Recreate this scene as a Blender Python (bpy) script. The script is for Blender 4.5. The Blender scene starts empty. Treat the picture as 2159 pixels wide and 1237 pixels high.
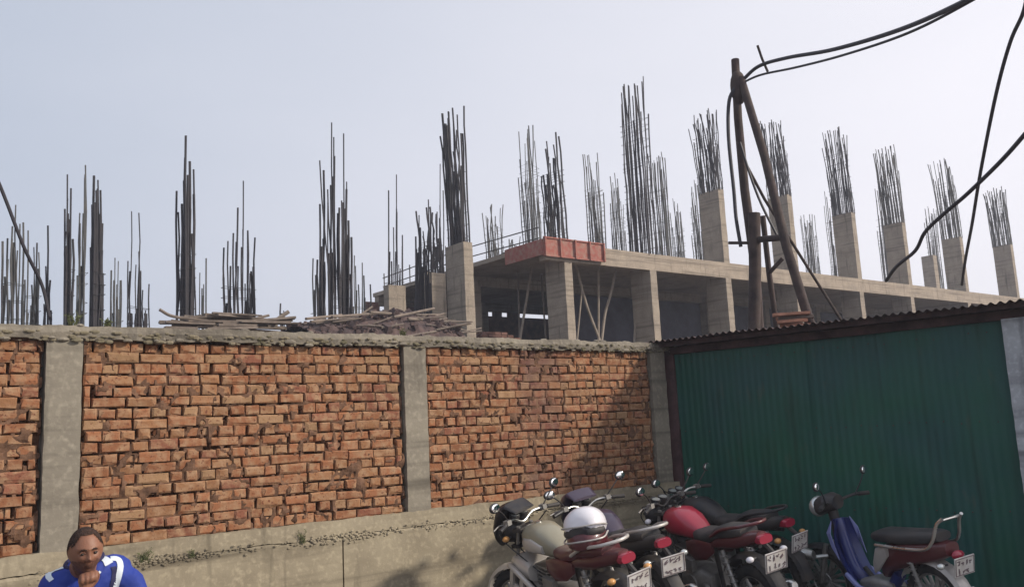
import bpy, math, random
from mathutils import Vector, Matrix, noise
R = math.radians
random.seed(7)
C = bpy.context.scene.collection
S = bpy.context.scene

# ------------------------------------------------------------ camera
F = 1843.0; IW = 2159.0; IH = 1237.0; EYE = 1.76
PITCH = R(8.7); ROLL = R(-2.8)
cam = bpy.data.objects.new('camera', bpy.data.cameras.new('camera'))
C.objects.link(cam)
cam.location = (0, 0, EYE)
CM = Matrix.Rotation(R(90) + PITCH, 3, 'X') @ Matrix.Rotation(ROLL, 3, 'Z')
cam.rotation_euler = CM.to_euler()
cam.data.sensor_width = 36.0
cam.data.lens = 36.0 * F / IW
cam.data.clip_start = 0.1; cam.data.clip_end = 3000
S.camera = cam

# ------------------------------------------------------------ world, sun, exposure
def ray(px, py):
    v = CM @ Vector(((px - IW/2) / F, -(py - IH/2) / F, -1.0))
    return v
def at(px, py, Y):
    v = ray(px, py); k = Y / v.y
    return Vector((v.x*k, Y, EYE + v.z*k))
D = ray(3464, 784); D.z = 0; D.normalize()          # direction of the brick wall and the building front
N = Vector((D.y, -D.x, 0))                          # its normal towards the street
AZ = R(43)
sh = N*math.cos(AZ) + D*math.sin(AZ)
SUN = Vector((sh.x, sh.y, 0.82*math.sin(AZ))).normalized()
elev = math.asin(SUN.z)
W = bpy.data.worlds.new("World"); S.world = W; W.use_nodes = True
nt = W.node_tree; bg = nt.nodes['Background']
sky = nt.nodes.new('ShaderNodeTexSky'); sky.sky_type = 'NISHITA'; sky.sun_disc = False
sky.sun_elevation = elev
sky.sun_rotation = math.atan2(SUN.x, SUN.y)
sky.air_density = 1.1; sky.dust_density = 6.0; sky.ozone_density = 3.0; sky.altitude = 0
bg.inputs[1].default_value = 0.12
# bright dusty haze veils the clear-sky model, thickest towards the sun's side
wt = nt.nodes.new('ShaderNodeTexCoord'); dp = nt.nodes.new('ShaderNodeVectorMath'); dp.operation = 'DOT_PRODUCT'
nt.links.new(wt.outputs['Generated'], dp.inputs[0]); dp.inputs[1].default_value = (0.95, 0.10, -0.28)
wr = nt.nodes.new('ShaderNodeValToRGB'); wr.color_ramp.elements[0].position = 0.22; wr.color_ramp.elements[1].position = 0.74
wr.color_ramp.elements[0].color = (0.575, 0.64, 0.765, 1); wr.color_ramp.elements[1].color = (1.10, 1.08, 1.15, 1)
wm = nt.nodes.new('ShaderNodeMapRange'); wm.inputs[1].default_value = -1; wm.inputs[2].default_value = 1
wn = nt.nodes.new('ShaderNodeTexNoise'); wn.inputs['Scale'].default_value = 1.6; wn.inputs['Detail'].default_value = 5
wp = nt.nodes.new('ShaderNodeMapping'); wp.inputs['Scale'].default_value = (1, 1, 3.2); nt.links.new(wt.outputs['Generated'], wp.inputs[0]); nt.links.new(wp.outputs[0], wn.inputs['Vector'])
wa = nt.nodes.new('ShaderNodeMath'); wa.operation = 'MULTIPLY_ADD'; wa.inputs[1].default_value = 0.34; nt.links.new(wn.outputs[0], wa.inputs[0])
wb = nt.nodes.new('ShaderNodeMath'); wb.operation = 'SUBTRACT'; wb.inputs[1].default_value = 0.17; nt.links.new(dp.outputs['Value'], wb.inputs[0]); nt.links.new(wb.outputs[0], wa.inputs[2])
nt.links.new(wa.outputs[0], wm.inputs[0]); nt.links.new(wm.outputs[0], wr.inputs[0])
wv = nt.nodes.new('ShaderNodeVectorMath'); wv.operation = 'SCALE'; wv.inputs['Scale'].default_value = 7.8
nt.links.new(wr.outputs[0], wv.inputs[0])
wx_ = nt.nodes.new('ShaderNodeMix'); wx_.data_type = 'RGBA'; wx_.inputs[0].default_value = 0.92; wx_.clamp_result = False
nt.links.new(sky.outputs[0], wx_.inputs[6]); nt.links.new(wv.outputs[0], wx_.inputs[7]); nt.links.new(wx_.outputs[2], bg.inputs[0])
sl = bpy.data.lights.new('sun', 'SUN'); sl.energy = 3.7; sl.angle = R(4); sl.color = (1, 0.91, 0.78)
so = bpy.data.objects.new('sun', sl); C.objects.link(so)
so.rotation_euler = (-SUN).to_track_quat('-Z', 'Y').to_euler()
S.view_settings.view_transform = 'Standard'; S.view_settings.look = 'None'
S.view_settings.exposure = 0.0; S.view_settings.gamma = 1.0

# ------------------------------------------------------------ helpers
def tag(o, label=None, cat=None, group=None, kind=None):
    if label: o['label'] = label
    if cat: o['category'] = cat
    if group: o['group'] = group
    if kind: o['kind'] = kind
    return o
def empty(name, loc=(0, 0, 0), rz=0, rx=0, label=None, cat=None, group=None):
    o = bpy.data.objects.new(name, None); C.objects.link(o)
    o.location = loc; o.rotation_euler = (rx, 0, rz); o.empty_display_size = 0.1
    return tag(o, label, cat, group)
def frame(v):
    v = Vector(v).normalized()
    a = Vector((0, 0, 1)) if abs(v.z) < 0.9 else Vector((1, 0, 0))
    s = v.cross(a).normalized(); return s, v.cross(s).normalized()
class MB:
    def __init__(s): s.v = []; s.f = []; s.m = []; s.c = []
    def add(s, vs, fs, mi=0, col=None):
        b = len(s.v); s.v += [Vector(p) for p in vs]; s.f += [[b+i for i in f] for f in fs]
        s.m += [mi]*len(fs); s.c += [col or (0.5, 0.5, 0.5, 1)]*len(vs)
    def box(s, c, d, M=None, mi=0, col=None, jit=0, tap=1.0):
        vs = []
        for z in (-.5, .5):
            k = tap if z > 0 else 1
            for x, y in ((-.5, -.5), (.5, -.5), (.5, .5), (-.5, .5)):
                p = Vector((x*d[0]*k, y*d[1]*k, z*d[2]))
                if jit: p += Vector([random.uniform(-jit, jit) for _ in range(3)])
                if M: p = M @ p
                vs.append(p + Vector(c))
        s.add(vs, [(3,2,1,0), (4,5,6,7), (0,1,5,4), (1,2,6,5), (2,3,7,6), (3,0,4,7)], mi, col)
    def tube(s, pts, r, n=8, mi=0, cap=True, col=None):
        pts = [Vector(p) for p in pts]; rs = r if isinstance(r, (list, tuple)) else [r]*len(pts)
        vs = []; fs = []; a = None
        for i, p in enumerate(pts):
            t = (pts[min(i+1, len(pts)-1)] - pts[max(i-1, 0)])
            if t.length < 1e-9: t = Vector((0, 0, 1))
            t.normalize()
            if a is None: a, b = frame(t)
            else:
                a = (a - t*a.dot(t)).normalized(); b = t.cross(a)
            for k in range(n):
                q = 2*math.pi*k/n
                vs.append(p + (a*math.cos(q) + b*math.sin(q))*rs[i])
        for i in range(len(pts)-1):
            for k in range(n):
                k2 = (k+1) % n
                fs.append((i*n+k, i*n+k2, (i+1)*n+k2, (i+1)*n+k))
        if cap:
            fs.append(tuple(range(n))[::-1]); fs.append(tuple(len(vs)-n+k for k in range(n)))
        s.add(vs, fs, mi, col)
    def loft(s, secs, n=16, e=2.5, mi=0, M=None, up=None):
        # secs: (x, yc, zc, hy, hz) cross-sections across the x axis, superellipse of exponent e
        vs = []; fs = []
        for (x, yc, zc, hy, hz) in secs:
            for k in range(n):
                q = 2*math.pi*k/n; cq, sq = math.cos(q), math.sin(q)
                p = Vector((x, yc + hy*math.copysign(abs(cq)**(2/e), cq), zc + hz*math.copysign(abs(sq)**(2/e), sq)))
                vs.append(M @ p if M else p)
        for i in range(len(secs)-1):
            for k in range(n):
                k2 = (k+1) % n
                fs.append((i*n+k, i*n+k2, (i+1)*n+k2, (i+1)*n+k))
        fs.append(tuple(range(n))[::-1]); fs.append(tuple(len(vs)-n+k for k in range(n)))
        s.add(vs, fs, mi)
    def ball(s, c, r, nu=14, nv=9, mi=0, M=None):
        r = r if isinstance(r, (tuple, list)) else (r, r, r)
        vs = [Vector((0, 0, -r[2]))]; fs = []
        for j in range(1, nv):
            ph = -math.pi/2 + math.pi*j/nv
            for k in range(nu):
                q = 2*math.pi*k/nu
                vs.append(Vector((r[0]*math.cos(ph)*math.cos(q), r[1]*math.cos(ph)*math.sin(q), r[2]*math.sin(ph))))
        vs.append(Vector((0, 0, r[2])))
        for k in range(nu):
            k2 = (k+1) % nu
            fs.append((0, 1+k2, 1+k))
            for j in range(nv-2): fs.append((1+j*nu+k, 1+j*nu+k2, 1+(j+1)*nu+k2, 1+(j+1)*nu+k))
            fs.append((1+(nv-2)*nu+k, 1+(nv-2)*nu+k2, len(vs)-1))
        s.add([(M @ v if M else v) + Vector(c) for v in vs], fs, mi)
    def torus(s, c, R0, r, axis='Y', n=28, m=8, mi=0, squash=1.0):
        pts = []
        vs = []; fs = []
        for i in range(n):
            q = 2*math.pi*i/n
            for k in range(m):
                w = 2*math.pi*k/m
                rr = R0 + r*math.cos(w); h = r*squash*math.sin(w)
                p = {'Y': (rr*math.cos(q), h, rr*math.sin(q)), 'X': (h, rr*math.cos(q), rr*math.sin(q)), 'Z': (rr*math.cos(q), rr*math.sin(q), h)}[axis]
                vs.append(Vector(p) + Vector(c))
        for i in range(n):
            for k in range(m):
                i2 = (i+1) % n; k2 = (k+1) % m
                fs.append((i*m+k, i2*m+k, i2*m+k2, i*m+k2))
        s.add(vs, fs, mi)
    def build(s, name, mats, parent=None, smooth=False, loc=None, rot=None, ang=40):
        me = bpy.data.meshes.new(name)
        me.from_pydata(s.v, [], s.f)
        if not isinstance(mats, (list, tuple)): mats = [mats]
        for m in mats: me.materials.append(m)
        if len(mats) > 1: me.polygons.foreach_set('material_index', s.m)
        at_ = me.color_attributes.new('tint', 'FLOAT_COLOR', 'POINT')
        at_.data.foreach_set('color', [x for c in s.c for x in c])
        if smooth:
            me.polygons.foreach_set('use_smooth', [True]*len(me.polygons))
            me.set_sharp_from_angle(angle=R(ang))
        me.update()
        o = bpy.data.objects.new(name, me); C.objects.link(o)
        if parent: o.parent = parent
        if loc: o.location = loc
        if rot: o.rotation_euler = rot
        return o
def curve_pts(pts, n=8):
    P = [Vector(p) for p in pts]; P = [P[0]*2-P[1]] + P + [P[-1]*2-P[-2]]
    out = []
    for i in range(1, len(P)-2):
        for k in range(n):
            t = k/n; a, b, c, d = P[i-1:i+3]
            out.append(0.5*((2*b) + (c-a)*t + (2*a-5*b+4*c-d)*t*t + (3*b-a-3*c+d)*t**3))
    out.append(P[-2]); return out

def lift(mb, name, m, parent=None, label=None, cat=None, group=None, smooth=True, base=None):
    b = base or min(mb.v, key=lambda p: p.z).copy(); mb.v = [p-b for p in mb.v]
    o = mb.build(name, m, parent, smooth=smooth)
    o.location = b
    if label: tag(o, label, cat, group)
    return o

# ------------------------------------------------------------ materials
def mat(name, col, rough=0.8, metal=0.0, var=0.0, scale=6.0, col2=None, bump=0.0, bscale=40.0, spec=0.5, detail=6, coat=0, emis=None):
    m = bpy.data.materials.new(name); m.use_nodes = True
    t = m.node_tree; b = t.nodes['Principled BSDF']
    b.inputs['Roughness'].default_value = rough; b.inputs['Metallic'].default_value = metal
    b.inputs['Specular IOR Level'].default_value = spec
    b.inputs['Coat Weight'].default_value = coat
    b.inputs['Base Color'].default_value = (*col, 1)
    tc = t.nodes.new('ShaderNodeTexCoord')
    if var or col2:
        nz = t.nodes.new('ShaderNodeTexNoise'); nz.inputs['Scale'].default_value = scale; nz.inputs['Detail'].default_value = detail
        nz.inputs['Roughness'].default_value = 0.65
        t.links.new(tc.outputs['Object'], nz.inputs['Vector'])
        rp = t.nodes.new('ShaderNodeValToRGB'); rp.color_ramp.elements[0].position = 0.32; rp.color_ramp.elements[1].position = 0.68
        c2 = col2 or tuple(min(1, c*(1+var)) for c in col); c1 = col if col2 else tuple(c*(1-var) for c in col)
        rp.color_ramp.elements[0].color = (*c1, 1); rp.color_ramp.elements[1].color = (*c2, 1)
        t.links.new(nz.outputs[0], rp.inputs[0]); t.links.new(rp.outputs[0], b.inputs['Base Color'])
    if bump:
        n2 = t.nodes.new('ShaderNodeTexNoise'); n2.inputs['Scale'].default_value = bscale; n2.inputs['Detail'].default_value = 8
        t.links.new(tc.outputs['Object'], n2.inputs['Vector'])
        bp = t.nodes.new('ShaderNodeBump'); bp.inputs['Strength'].default_value = 1.0; bp.inputs['Distance'].default_value = bump
        t.links.new(n2.outputs[0], bp.inputs['Height']); t.links.new(bp.outputs[0], b.inputs['Normal'])
    return m
def mixnode(t, fac, a, b, mode='MIX'):
    mx = t.nodes.new('ShaderNodeMix'); mx.data_type = 'RGBA'; mx.blend_type = mode
    if isinstance(fac, float): mx.inputs[0].default_value = fac
    else: t.links.new(fac, mx.inputs[0])
    for i, x in ((6, a), (7, b)):
        if isinstance(x, tuple): mx.inputs[i].default_value = x
        else: t.links.new(x, mx.inputs[i])
    return mx.outputs[2]
def noise_n(t, vec, scale, detail=5, lo=0.4, hi=0.6, mscale=None):
    if mscale:
        mp = t.nodes.new('ShaderNodeMapping'); mp.inputs['Scale'].default_value = mscale
        t.links.new(vec, mp.inputs[0]); vec = mp.outputs[0]
    nz = t.nodes.new('ShaderNodeTexNoise'); nz.inputs['Scale'].default_value = scale; nz.inputs['Detail'].default_value = detail
    t.links.new(vec, nz.inputs['Vector'])
    mr = t.nodes.new('ShaderNodeMapRange'); mr.inputs[1].default_value = lo; mr.inputs[2].default_value = hi
    t.links.new(nz.outputs[0], mr.inputs[0]); return mr.outputs[0]
def brick_mat():
    m = mat('brick', (0.42, 0.17, 0.08), rough=0.95, bump=0.004, bscale=60, spec=0.2)
    t = m.node_tree; b = t.nodes['Principled BSDF']
    tc = [n for n in t.nodes if n.type == 'TEX_COORD'][0].outputs['Object']
    at_ = t.nodes.new('ShaderNodeAttribute'); at_.attribute_name = 'tint'
    c = mixnode(t, noise_n(t, tc, 14, 6, 0.42, 0.66), at_.outputs['Color'], (0.36, 0.22, 0.13, 1))      # dusty pale scuffs
    c = mixnode(t, noise_n(t, tc, 45, 3, 0.58, 0.72), c, (0.14, 0.05, 0.03, 1))                          # pits
    # darker blotchy band running down the bay beside the last pillar
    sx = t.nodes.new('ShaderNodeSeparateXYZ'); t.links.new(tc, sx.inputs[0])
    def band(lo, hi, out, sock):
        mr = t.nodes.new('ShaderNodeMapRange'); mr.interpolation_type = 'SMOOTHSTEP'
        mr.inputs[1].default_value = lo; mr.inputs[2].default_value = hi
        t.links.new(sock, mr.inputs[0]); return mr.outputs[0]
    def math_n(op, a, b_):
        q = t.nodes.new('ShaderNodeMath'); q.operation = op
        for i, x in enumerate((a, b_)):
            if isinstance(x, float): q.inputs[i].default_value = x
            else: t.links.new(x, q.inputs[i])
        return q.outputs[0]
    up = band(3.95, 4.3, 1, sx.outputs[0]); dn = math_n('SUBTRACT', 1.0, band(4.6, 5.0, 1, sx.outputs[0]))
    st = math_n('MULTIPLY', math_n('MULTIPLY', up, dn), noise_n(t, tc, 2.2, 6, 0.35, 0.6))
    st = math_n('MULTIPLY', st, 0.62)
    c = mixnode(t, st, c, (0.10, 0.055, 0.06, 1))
    t.links.new(c, b.inputs['Base Color']); return m
def concrete_mat(name, col, dark, streak=True, bump=0.003):
    m = mat(name, col, rough=0.92, bump=bump, bscale=30, spec=0.25)
    t = m.node_tree; b = t.nodes['Principled BSDF']
    tc = [n for n in t.nodes if n.type == 'TEX_COORD'][0].outputs['Object']
    c = mixnode(t, noise_n(t, tc, 2.5, 7, 0.35, 0.68), (*col, 1), (*dark, 1))
    c = mixnode(t, noise_n(t, tc, 26, 5, 0.5, 0.85), c, tuple(x*1.35 for x in col) + (1,))
    if streak:
        c = mixnode(t, noise_n(t, tc, 5.0, 4, 0.58, 0.8, (1.6, 1.6, 0.16)), c, tuple(x*0.42 for x in dark) + (1,))
    c = mixnode(t, noise_n(t, tc, 3.0, 3, 0.52, 0.75, (.15, .15, 3.2)), c, tuple(x*.62 for x in dark) + (1,))
    t.links.new(c, b.inputs['Base Color']); return m
M = {}
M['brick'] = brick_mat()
M['mortar'] = mat('mortar', (0.15, 0.085, 0.055), 1, var=0.5, scale=9, bump=0.006, bscale=50, spec=0.1)
M['pillar'] = concrete_mat('pillar_concrete', (0.27, 0.24, 0.19), (0.20, 0.175, 0.14))
M['plaster'] = concrete_mat('retaining_plaster', (0.34, 0.29, 0.205), (0.245, 0.205, 0.145))
M['coping'] = concrete_mat('coping_concrete', (0.25, 0.22, 0.175), (0.15, 0.13, 0.105), False, 0.008)
M['frame'] = concrete_mat('frame_concrete', (0.34, 0.285, 0.225), (0.25, 0.21, 0.17))
M['slab'] = concrete_mat('slab_concrete', (0.37, 0.305, 0.24), (0.27, 0.225, 0.18))
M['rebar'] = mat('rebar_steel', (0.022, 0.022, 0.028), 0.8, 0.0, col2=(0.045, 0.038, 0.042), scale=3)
M['rebar_far'] = mat('pale_rebar', (0.055, 0.06, 0.06), 0.8, 0.0, col2=(0.11, 0.10, 0.09), scale=3)  # paler steel tone, mostly for bars set farther back
M['formwork'] = mat('red_formwork', (0.27, 0.065, 0.048), 0.85, col2=(0.36, 0.12, 0.09), scale=2.5, bump=0.006, bscale=12)
M['green'] = None
M['dirt'] = mat('dirt', (0.10, 0.08, 0.065), 1, var=0.4, scale=0.8, bump=0.02, bscale=6)
M['ground'] = mat('ground', (0.12, 0.11, 0.10), 0.95, var=0.35, scale=1.3, bump=0.004, bscale=50)
M['wood'] = mat('grey_timber', (0.17, 0.135, 0.11), 0.9, var=0.4, scale=4)
M['bamboo'] = mat('pale_bamboo', (0.30, 0.25, 0.20), 0.8, var=0.3, scale=3)
M['rubble'] = mat('rubble', (0.04, 0.028, 0.030), 1, col2=(0.13, 0.085, 0.075), scale=3, bump=0.02, bscale=9)
M['pole'] = mat('creosoted_pole', (0.045, 0.028, 0.026), 0.85, var=0.5, scale=5, bump=0.004, bscale=30)
M['cable'] = mat('black_cable', (0.025, 0.022, 0.03), 0.6)
M['rust'] = mat('rusty_iron', (0.055, 0.030, 0.028), 0.9, var=0.6, scale=5)
M['orange_wood'] = mat('orange_timber', (0.42, 0.20, 0.13), 0.85, var=0.4, scale=6)
M['weed'] = mat('dry_weed', (0.10, 0.11, 0.045), 0.9, var=0.5, scale=8)
M['post'] = concrete_mat('grey_post', (0.44, 0.46, 0.48), (0.32, 0.33, 0.35))
M['bluewall'] = mat('shade_toned_render', (0.075, 0.075, 0.105), 0.95, var=0.35, scale=1.2, bump=0.01, bscale=14)  # grey render, with the bluish interior shade put into its colour
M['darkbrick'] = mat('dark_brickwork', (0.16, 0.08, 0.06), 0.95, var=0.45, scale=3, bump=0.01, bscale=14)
# bikes
M['tyre'] = mat('tyre_rubber', (0.018, 0.018, 0.02), 0.85)
M['black'] = mat('black_plastic', (0.014, 0.014, 0.018), 0.42, var=0.3, scale=9)
M['seat'] = mat('seat_vinyl', (0.028, 0.027, 0.03), 0.55, bump=0.001, bscale=200)
M['chrome'] = mat('chrome', (0.62, 0.62, 0.60), 0.22, 1.0)
M['alloy'] = mat('dull_alloy', (0.32, 0.31, 0.30), 0.45, 0.85, var=0.2, scale=9)
M['silver'] = mat('silver_paint', (0.50, 0.47, 0.44), 0.35, 0.25, coat=0.5)
M['cream'] = mat('cream_paint', (0.30, 0.275, 0.20), 0.35, 0.1, coat=0.4)
M['maroon'] = mat('maroon_paint', (0.085, 0.008, 0.013), 0.3, coat=0.5)
M['red'] = mat('red_paint', (0.36, 0.014, 0.040), 0.3, coat=0.6)
M['purple'] = mat('dark_purple_paint', (0.045, 0.03, 0.06), 0.3, coat=0.5)
M['blue'] = mat('blue_paint', (0.014, 0.026, 0.15), 0.3, coat=0.5)
M['paleblue'] = mat('pale_blue_decal', (0.20, 0.22, 0.46), 0.4)
M['glass'] = mat('lamp_glass', (0.62, 0.64, 0.62), 0.12, 0.6)
M['mirror'] = mat('mirror_glass', (0.88, 0.9, 0.9), 0.06, 1.0)
M['tail'] = mat('tail_lamp_red', (0.30, 0.016, 0.040), 0.25, coat=0.5)
M['amber'] = mat('amber_lens', (0.60, 0.30, 0.10), 0.3)
M['plate'] = mat('number_plate', (0.62, 0.60, 0.58), 0.5, var=0.1, scale=20)
def dusty(key, dust=(0.20, 0.165, 0.13), amt=0.42):
    m = M[key]; t = m.node_tree; b = t.nodes['Principled BSDF']
    tc = [n for n in t.nodes if n.type == 'TEX_COORD'][0].outputs['Object']
    src = b.inputs['Base Color'].links[0].from_socket if b.inputs['Base Color'].links else tuple(b.inputs['Base Color'].default_value)
    f = noise_n(t, tc, 7, 8, 0.40, 0.75)
    mu = t.nodes.new('ShaderNodeMath'); mu.operation = 'MULTIPLY'; mu.inputs[1].default_value = amt; t.links.new(f, mu.inputs[0])
    t.links.new(mixnode(t, mu.outputs[0], src, (*dust, 1)), b.inputs['Base Color'])
    r0 = b.inputs['Roughness'].default_value; mr = t.nodes.new('ShaderNodeMapRange'); mr.inputs[3].default_value = r0; mr.inputs[4].default_value = min(.95, r0+.45)
    t.links.new(f, mr.inputs[0]); t.links.new(mr.outputs[0], b.inputs['Roughness'])
for k_ in ('tyre', 'black', 'seat', 'alloy', 'silver', 'cream', 'chrome'): dusty(k_, amt=.30)
for k_ in ('maroon', 'red', 'purple', 'blue'): dusty(k_, (0.10, 0.075, 0.065), .25)
dusty('plate', (0.30, 0.24, 0.18), .6); dusty('formwork', (0.33, 0.25, 0.20), .75); dusty('pole', (0.10, 0.075, 0.06), .6)
M['ink'] = mat('plate_ink', (0.16, 0.12, 0.13), 0.6)
M['white'] = mat('white_gloss', (0.72, 0.70, 0.74), 0.3, coat=0.3)

def green_mat():
    m = mat('green_sheet', (0.012, 0.085, 0.055), rough=0.55, spec=0.4)
    t = m.node_tree; b = t.nodes['Principled BSDF']
    tc = [n for n in t.nodes if n.type == 'TEX_COORD'][0].outputs['Object']
    c = mixnode(t, noise_n(t, tc, 1.2, 5, 0.35, 0.65), (0.007, 0.085, 0.050, 1), (0.012, 0.070, 0.066, 1))
    c = mixnode(t, noise_n(t, tc, 6.0, 5, 0.56, 0.85, (1, 1, 0.15)), c, (0.008, 0.036, 0.022, 1))
    c = mixnode(t, noise_n(t, tc, 9.0, 6, 0.62, 0.9, (1, 1, 0.3)), c, (0.06, 0.075, 0.05, 1))
    t.links.new(c, b.inputs['Base Color']); return m
M['green'] = green_mat()

# ------------------------------------------------------------ ground and terrain
WO = at(130, 700, 6.2); WO.z = 0
WR = math.atan2(D.y, D.x)
g = MB(); g.add([(-900, -900, 0), (900, -900, 0), (900, 1500, 0), (-900, 1500, 0)], [(0, 1, 2, 3)])
tag(g.build('ground', M['ground']), kind='structure')
tr = MB()
xs = [-400, -120, -60] + [i*2.0-40 for i in range(70)] + [140, 250, 700]
ys = [0.32, 1.5, 3, 5, 7, 9, 11, 12.5, 14, 17, 20, 25, 30, 36, 44, 60, 90, 150, 400]
vs = []
for y in ys:
    for x in xs:
        z = 0.9 + (min(y, 12.5)-0.32)/12.2*3.15
        if 0.4 < y < 100: z += 0.10*noise.noise(Vector((x*0.35, y*0.35, 0))) - 0.04
        vs.append((x, y, z))
nx = len(xs)
fs = [(j*nx+i, j*nx+i+1, (j+1)*nx+i+1, (j+1)*nx+i) for j in range(len(ys)-1) for i in range(nx-1)]
tr.add(vs, fs)
b0 = [(x, 0.32, -0.2) for x in xs]; tr.add([vs[i] for i in range(nx)] + b0, [(i, nx+i, nx+i+1, i+1) for i in range(nx-1)])
tag(tr.build('terrain', M['dirt'], loc=WO, rot=(0, 0, WR)), kind='structure')

# ------------------------------------------------------------ boundary wall
ZB = EYE-0.69; ZC = EYE-0.82; ZT = EYE+0.79; ZTT = EYE+0.875
def wx(px, py=900):      # wall coordinate of a photo column
    v = ray(px, py); r = v.x/v.y
    return (WO.y*r - WO.x)/(D.x - D.y*r)
p1 = wx(130, 900); p2 = wx(876, 900); p3 = wx(1390, 860); pend = p3 + 0.22
BL = p1 - 3.1
wall = empty('boundary_wall', WO, WR, label='brick boundary wall with concrete pillars and a stained plaster base', cat='wall')
PW = 0.235
def brick_panel(x0, x1):
    m = MB(); H = 0.0815; z = ZB; row = random.randint(0, 1)
    while z < ZT-0.02:
        h = min(H, ZT - z)
        Lb = 0.24 if row % 2 else 0.122
        x = x0 - random.uniform(0, 0.12)
        sag = random.uniform(-0.004, 0.004)
        while x < x1:
            L = Lb*random.uniform(0.9, 1.07)
            if random.random() < 0.13: L = random.choice((0.24, 0.122, 0.17))
            a = max(x, x0+0.008); b_ = min(x+L, x1-0.008)
            if b_-a > 0.03:
                if random.random() < .22: b_ -= random.uniform(.008, .022)
                gap = random.uniform(0.003, 0.017); hh = h - random.uniform(0.003, 0.016)
                out = random.uniform(-0.012, 0.010)
                if random.random() < 0.06: out -= 0.012
                k = random.random(); v = random.uniform(0.80, 1.12)
                base = (0.285, 0.123, 0.062) if k < 0.55 else (0.29, 0.145, 0.073) if k < 0.80 else (0.235, 0.095, 0.058) if k < 0.94 else (0.31, 0.185, 0.10)
                col = tuple(c*v for c in base) + (1,)
                dep = 0.16
                # brick body as a chipped block: jittered corners and a broken rim
                cx, cz = (a+b_-gap)/2, z+hh/2+sag + 0.010*noise.noise(Vector((x*1.3, z*2.1, 6))) + random.uniform(-.004, .004)
                wv = (b_-a-gap)/2; hv = hh/2
                rim = 0.006; f0 = -out; vs = []
                for (sx_, sz_) in ((-1, -1), (1, -1), (1, 1), (-1, 1)):
                    jx, jz = random.uniform(-.010, .004), random.uniform(-.010, .004)
                    if random.random() < 0.16: jx -= 0.02; jz -= 0.012
                    vs.append((cx+sx_*(wv+jx-rim), f0+random.uniform(-.004, .004), cz+sz_*(hv+jz-rim)))
                for (sx_, sz_) in ((-1, -1), (1, -1), (1, 1), (-1, 1)):
                    vs.append((cx+sx_*(wv+random.uniform(-.004, .003)), f0+0.010, cz+sz_*(hv+random.uniform(-.003, .003))))
                for (sx_, sz_) in ((-1, -1), (1, -1), (1, 1), (-1, 1)):
                    vs.append((cx+sx_*wv, dep, cz+sz_*hv))
                m.add(vs, [(0,1,2,3), (0,4,5,1), (1,5,6,2), (2,6,7,3), (3,7,4,0), (4,8,9,5), (5,9,10,6), (6,10,11,7), (7,11,8,4)], 0, col)
            x += L
        z += H; row += 1
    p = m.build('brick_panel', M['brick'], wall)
    # rough mortar bed sitting back between the bricks
    q = MB(); nx_ = int((x1-x0)/0.02); nz_ = int((ZT-ZB)/0.02); vs = []
    for j in range(nz_+1):
        for i in range(nx_+1):
            x = x0+(x1-x0)*i/nx_; z = ZB+(ZT-ZB)*j/nz_
            y = 0.014 - 0.040*max(0, noise.noise(Vector((x*7, 3.3, z*9)))) + .055*(noise.noise(Vector((x*23, 8.3, z*17))) > .08) + random.uniform(-.003, .003)
            vs.append((x, y, z))
    q.add(vs, [(j*(nx_+1)+i, j*(nx_+1)+i+1, (j+1)*(nx_+1)+i+1, (j+1)*(nx_+1)+i) for j in range(nz_) for i in range(nx_)])
    q.build('mortar_bed', M['mortar'], p)
def rough_col(x0, x1, z0, z1, y0, y1, amp=0.006, step=0.05, name='pillar', m=None, parent=None, sd=0):
    q = MB(); n = max(2, int((z1-z0)/step)); vs = []
    for j in range(n+1):
        z = z0+(z1-z0)*j/n
        e = [amp*noise.noise(Vector((z*9+sd, k*7.7, sd))) + random.uniform(-amp, amp)*0.35 for k in range(4)]
        vs += [(x0+e[0], y0+e[2]*.5, z), (x1+e[1], y0+e[3]*.5, z), (x1+e[1], y1, z), (x0+e[0], y1, z)]
    fs = []
    for j in range(n):
        for k in range(4):
            k2 = (k+1) % 4; fs.append((j*4+k, j*4+k2, j*4+4+k2, j*4+4+k))
    fs += [(3, 2, 1, 0), (n*4, n*4+1, n*4+2, n*4+3)]
    q.add(vs, fs); return q.build(name, m, parent)
edges = [BL, p1, p2, p3]
for a, b_ in ((BL, p1), (p1, p2), (p2, p3)):
    brick_panel(a + (PW/2+0.012 if a != BL else 0), b_ - PW/2 - 0.012)
for i, p in enumerate((p1, p2, p3)):
    rough_col(p-PW/2, p+PW/2, ZB-0.02, ZT, -0.028, 0.2, name='pillar', m=M['pillar'], parent=wall, sd=i*5)
rough_col(BL-PW, BL, ZB-0.02, ZT, -0.028, 0.2, name='pillar', m=M['pillar'], parent=wall, sd=33)
# ragged coping: cast strip with lumps of spilled mortar
cp = MB(); n = 150; vs = []
cx0, cx1 = BL-0.3, pend+0.12
for i in range(n+1):
    x = cx0+(cx1-cx0)*i/n
    lo = ZT - 0.012 + 0.022*noise.noise(Vector((x*5, 0, 0))) + 0.012*noise.noise(Vector((x*19, 4, 0)))
    hi = ZTT + 0.014*noise.noise(Vector((x*2.2, 9, 0))) + 0.014*noise.noise(Vector((x*14, 2, 0)))
    yo = -0.045 + 0.015*noise.noise(Vector((x*11, 7, 0)))
    vs += [(x, yo+0.01, lo), (x, yo, (lo+hi)/2), (x, yo+0.012, hi), (x, 0.24, hi-0.01), (x, 0.24, lo)]
fs = [(i*5+k, (i+1)*5+k, (i+1)*5+(k+1) % 5, i*5+(k+1) % 5) for i in range(n) for k in range(5)]
fs = [f[::-1] for f in fs] + [(0, 1, 2, 3, 4), tuple(n*5+k for k in (4, 3, 2, 1, 0))]
cp.add(vs, fs); cop = cp.build('coping', M['coping'], wall)
lm = MB()
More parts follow.
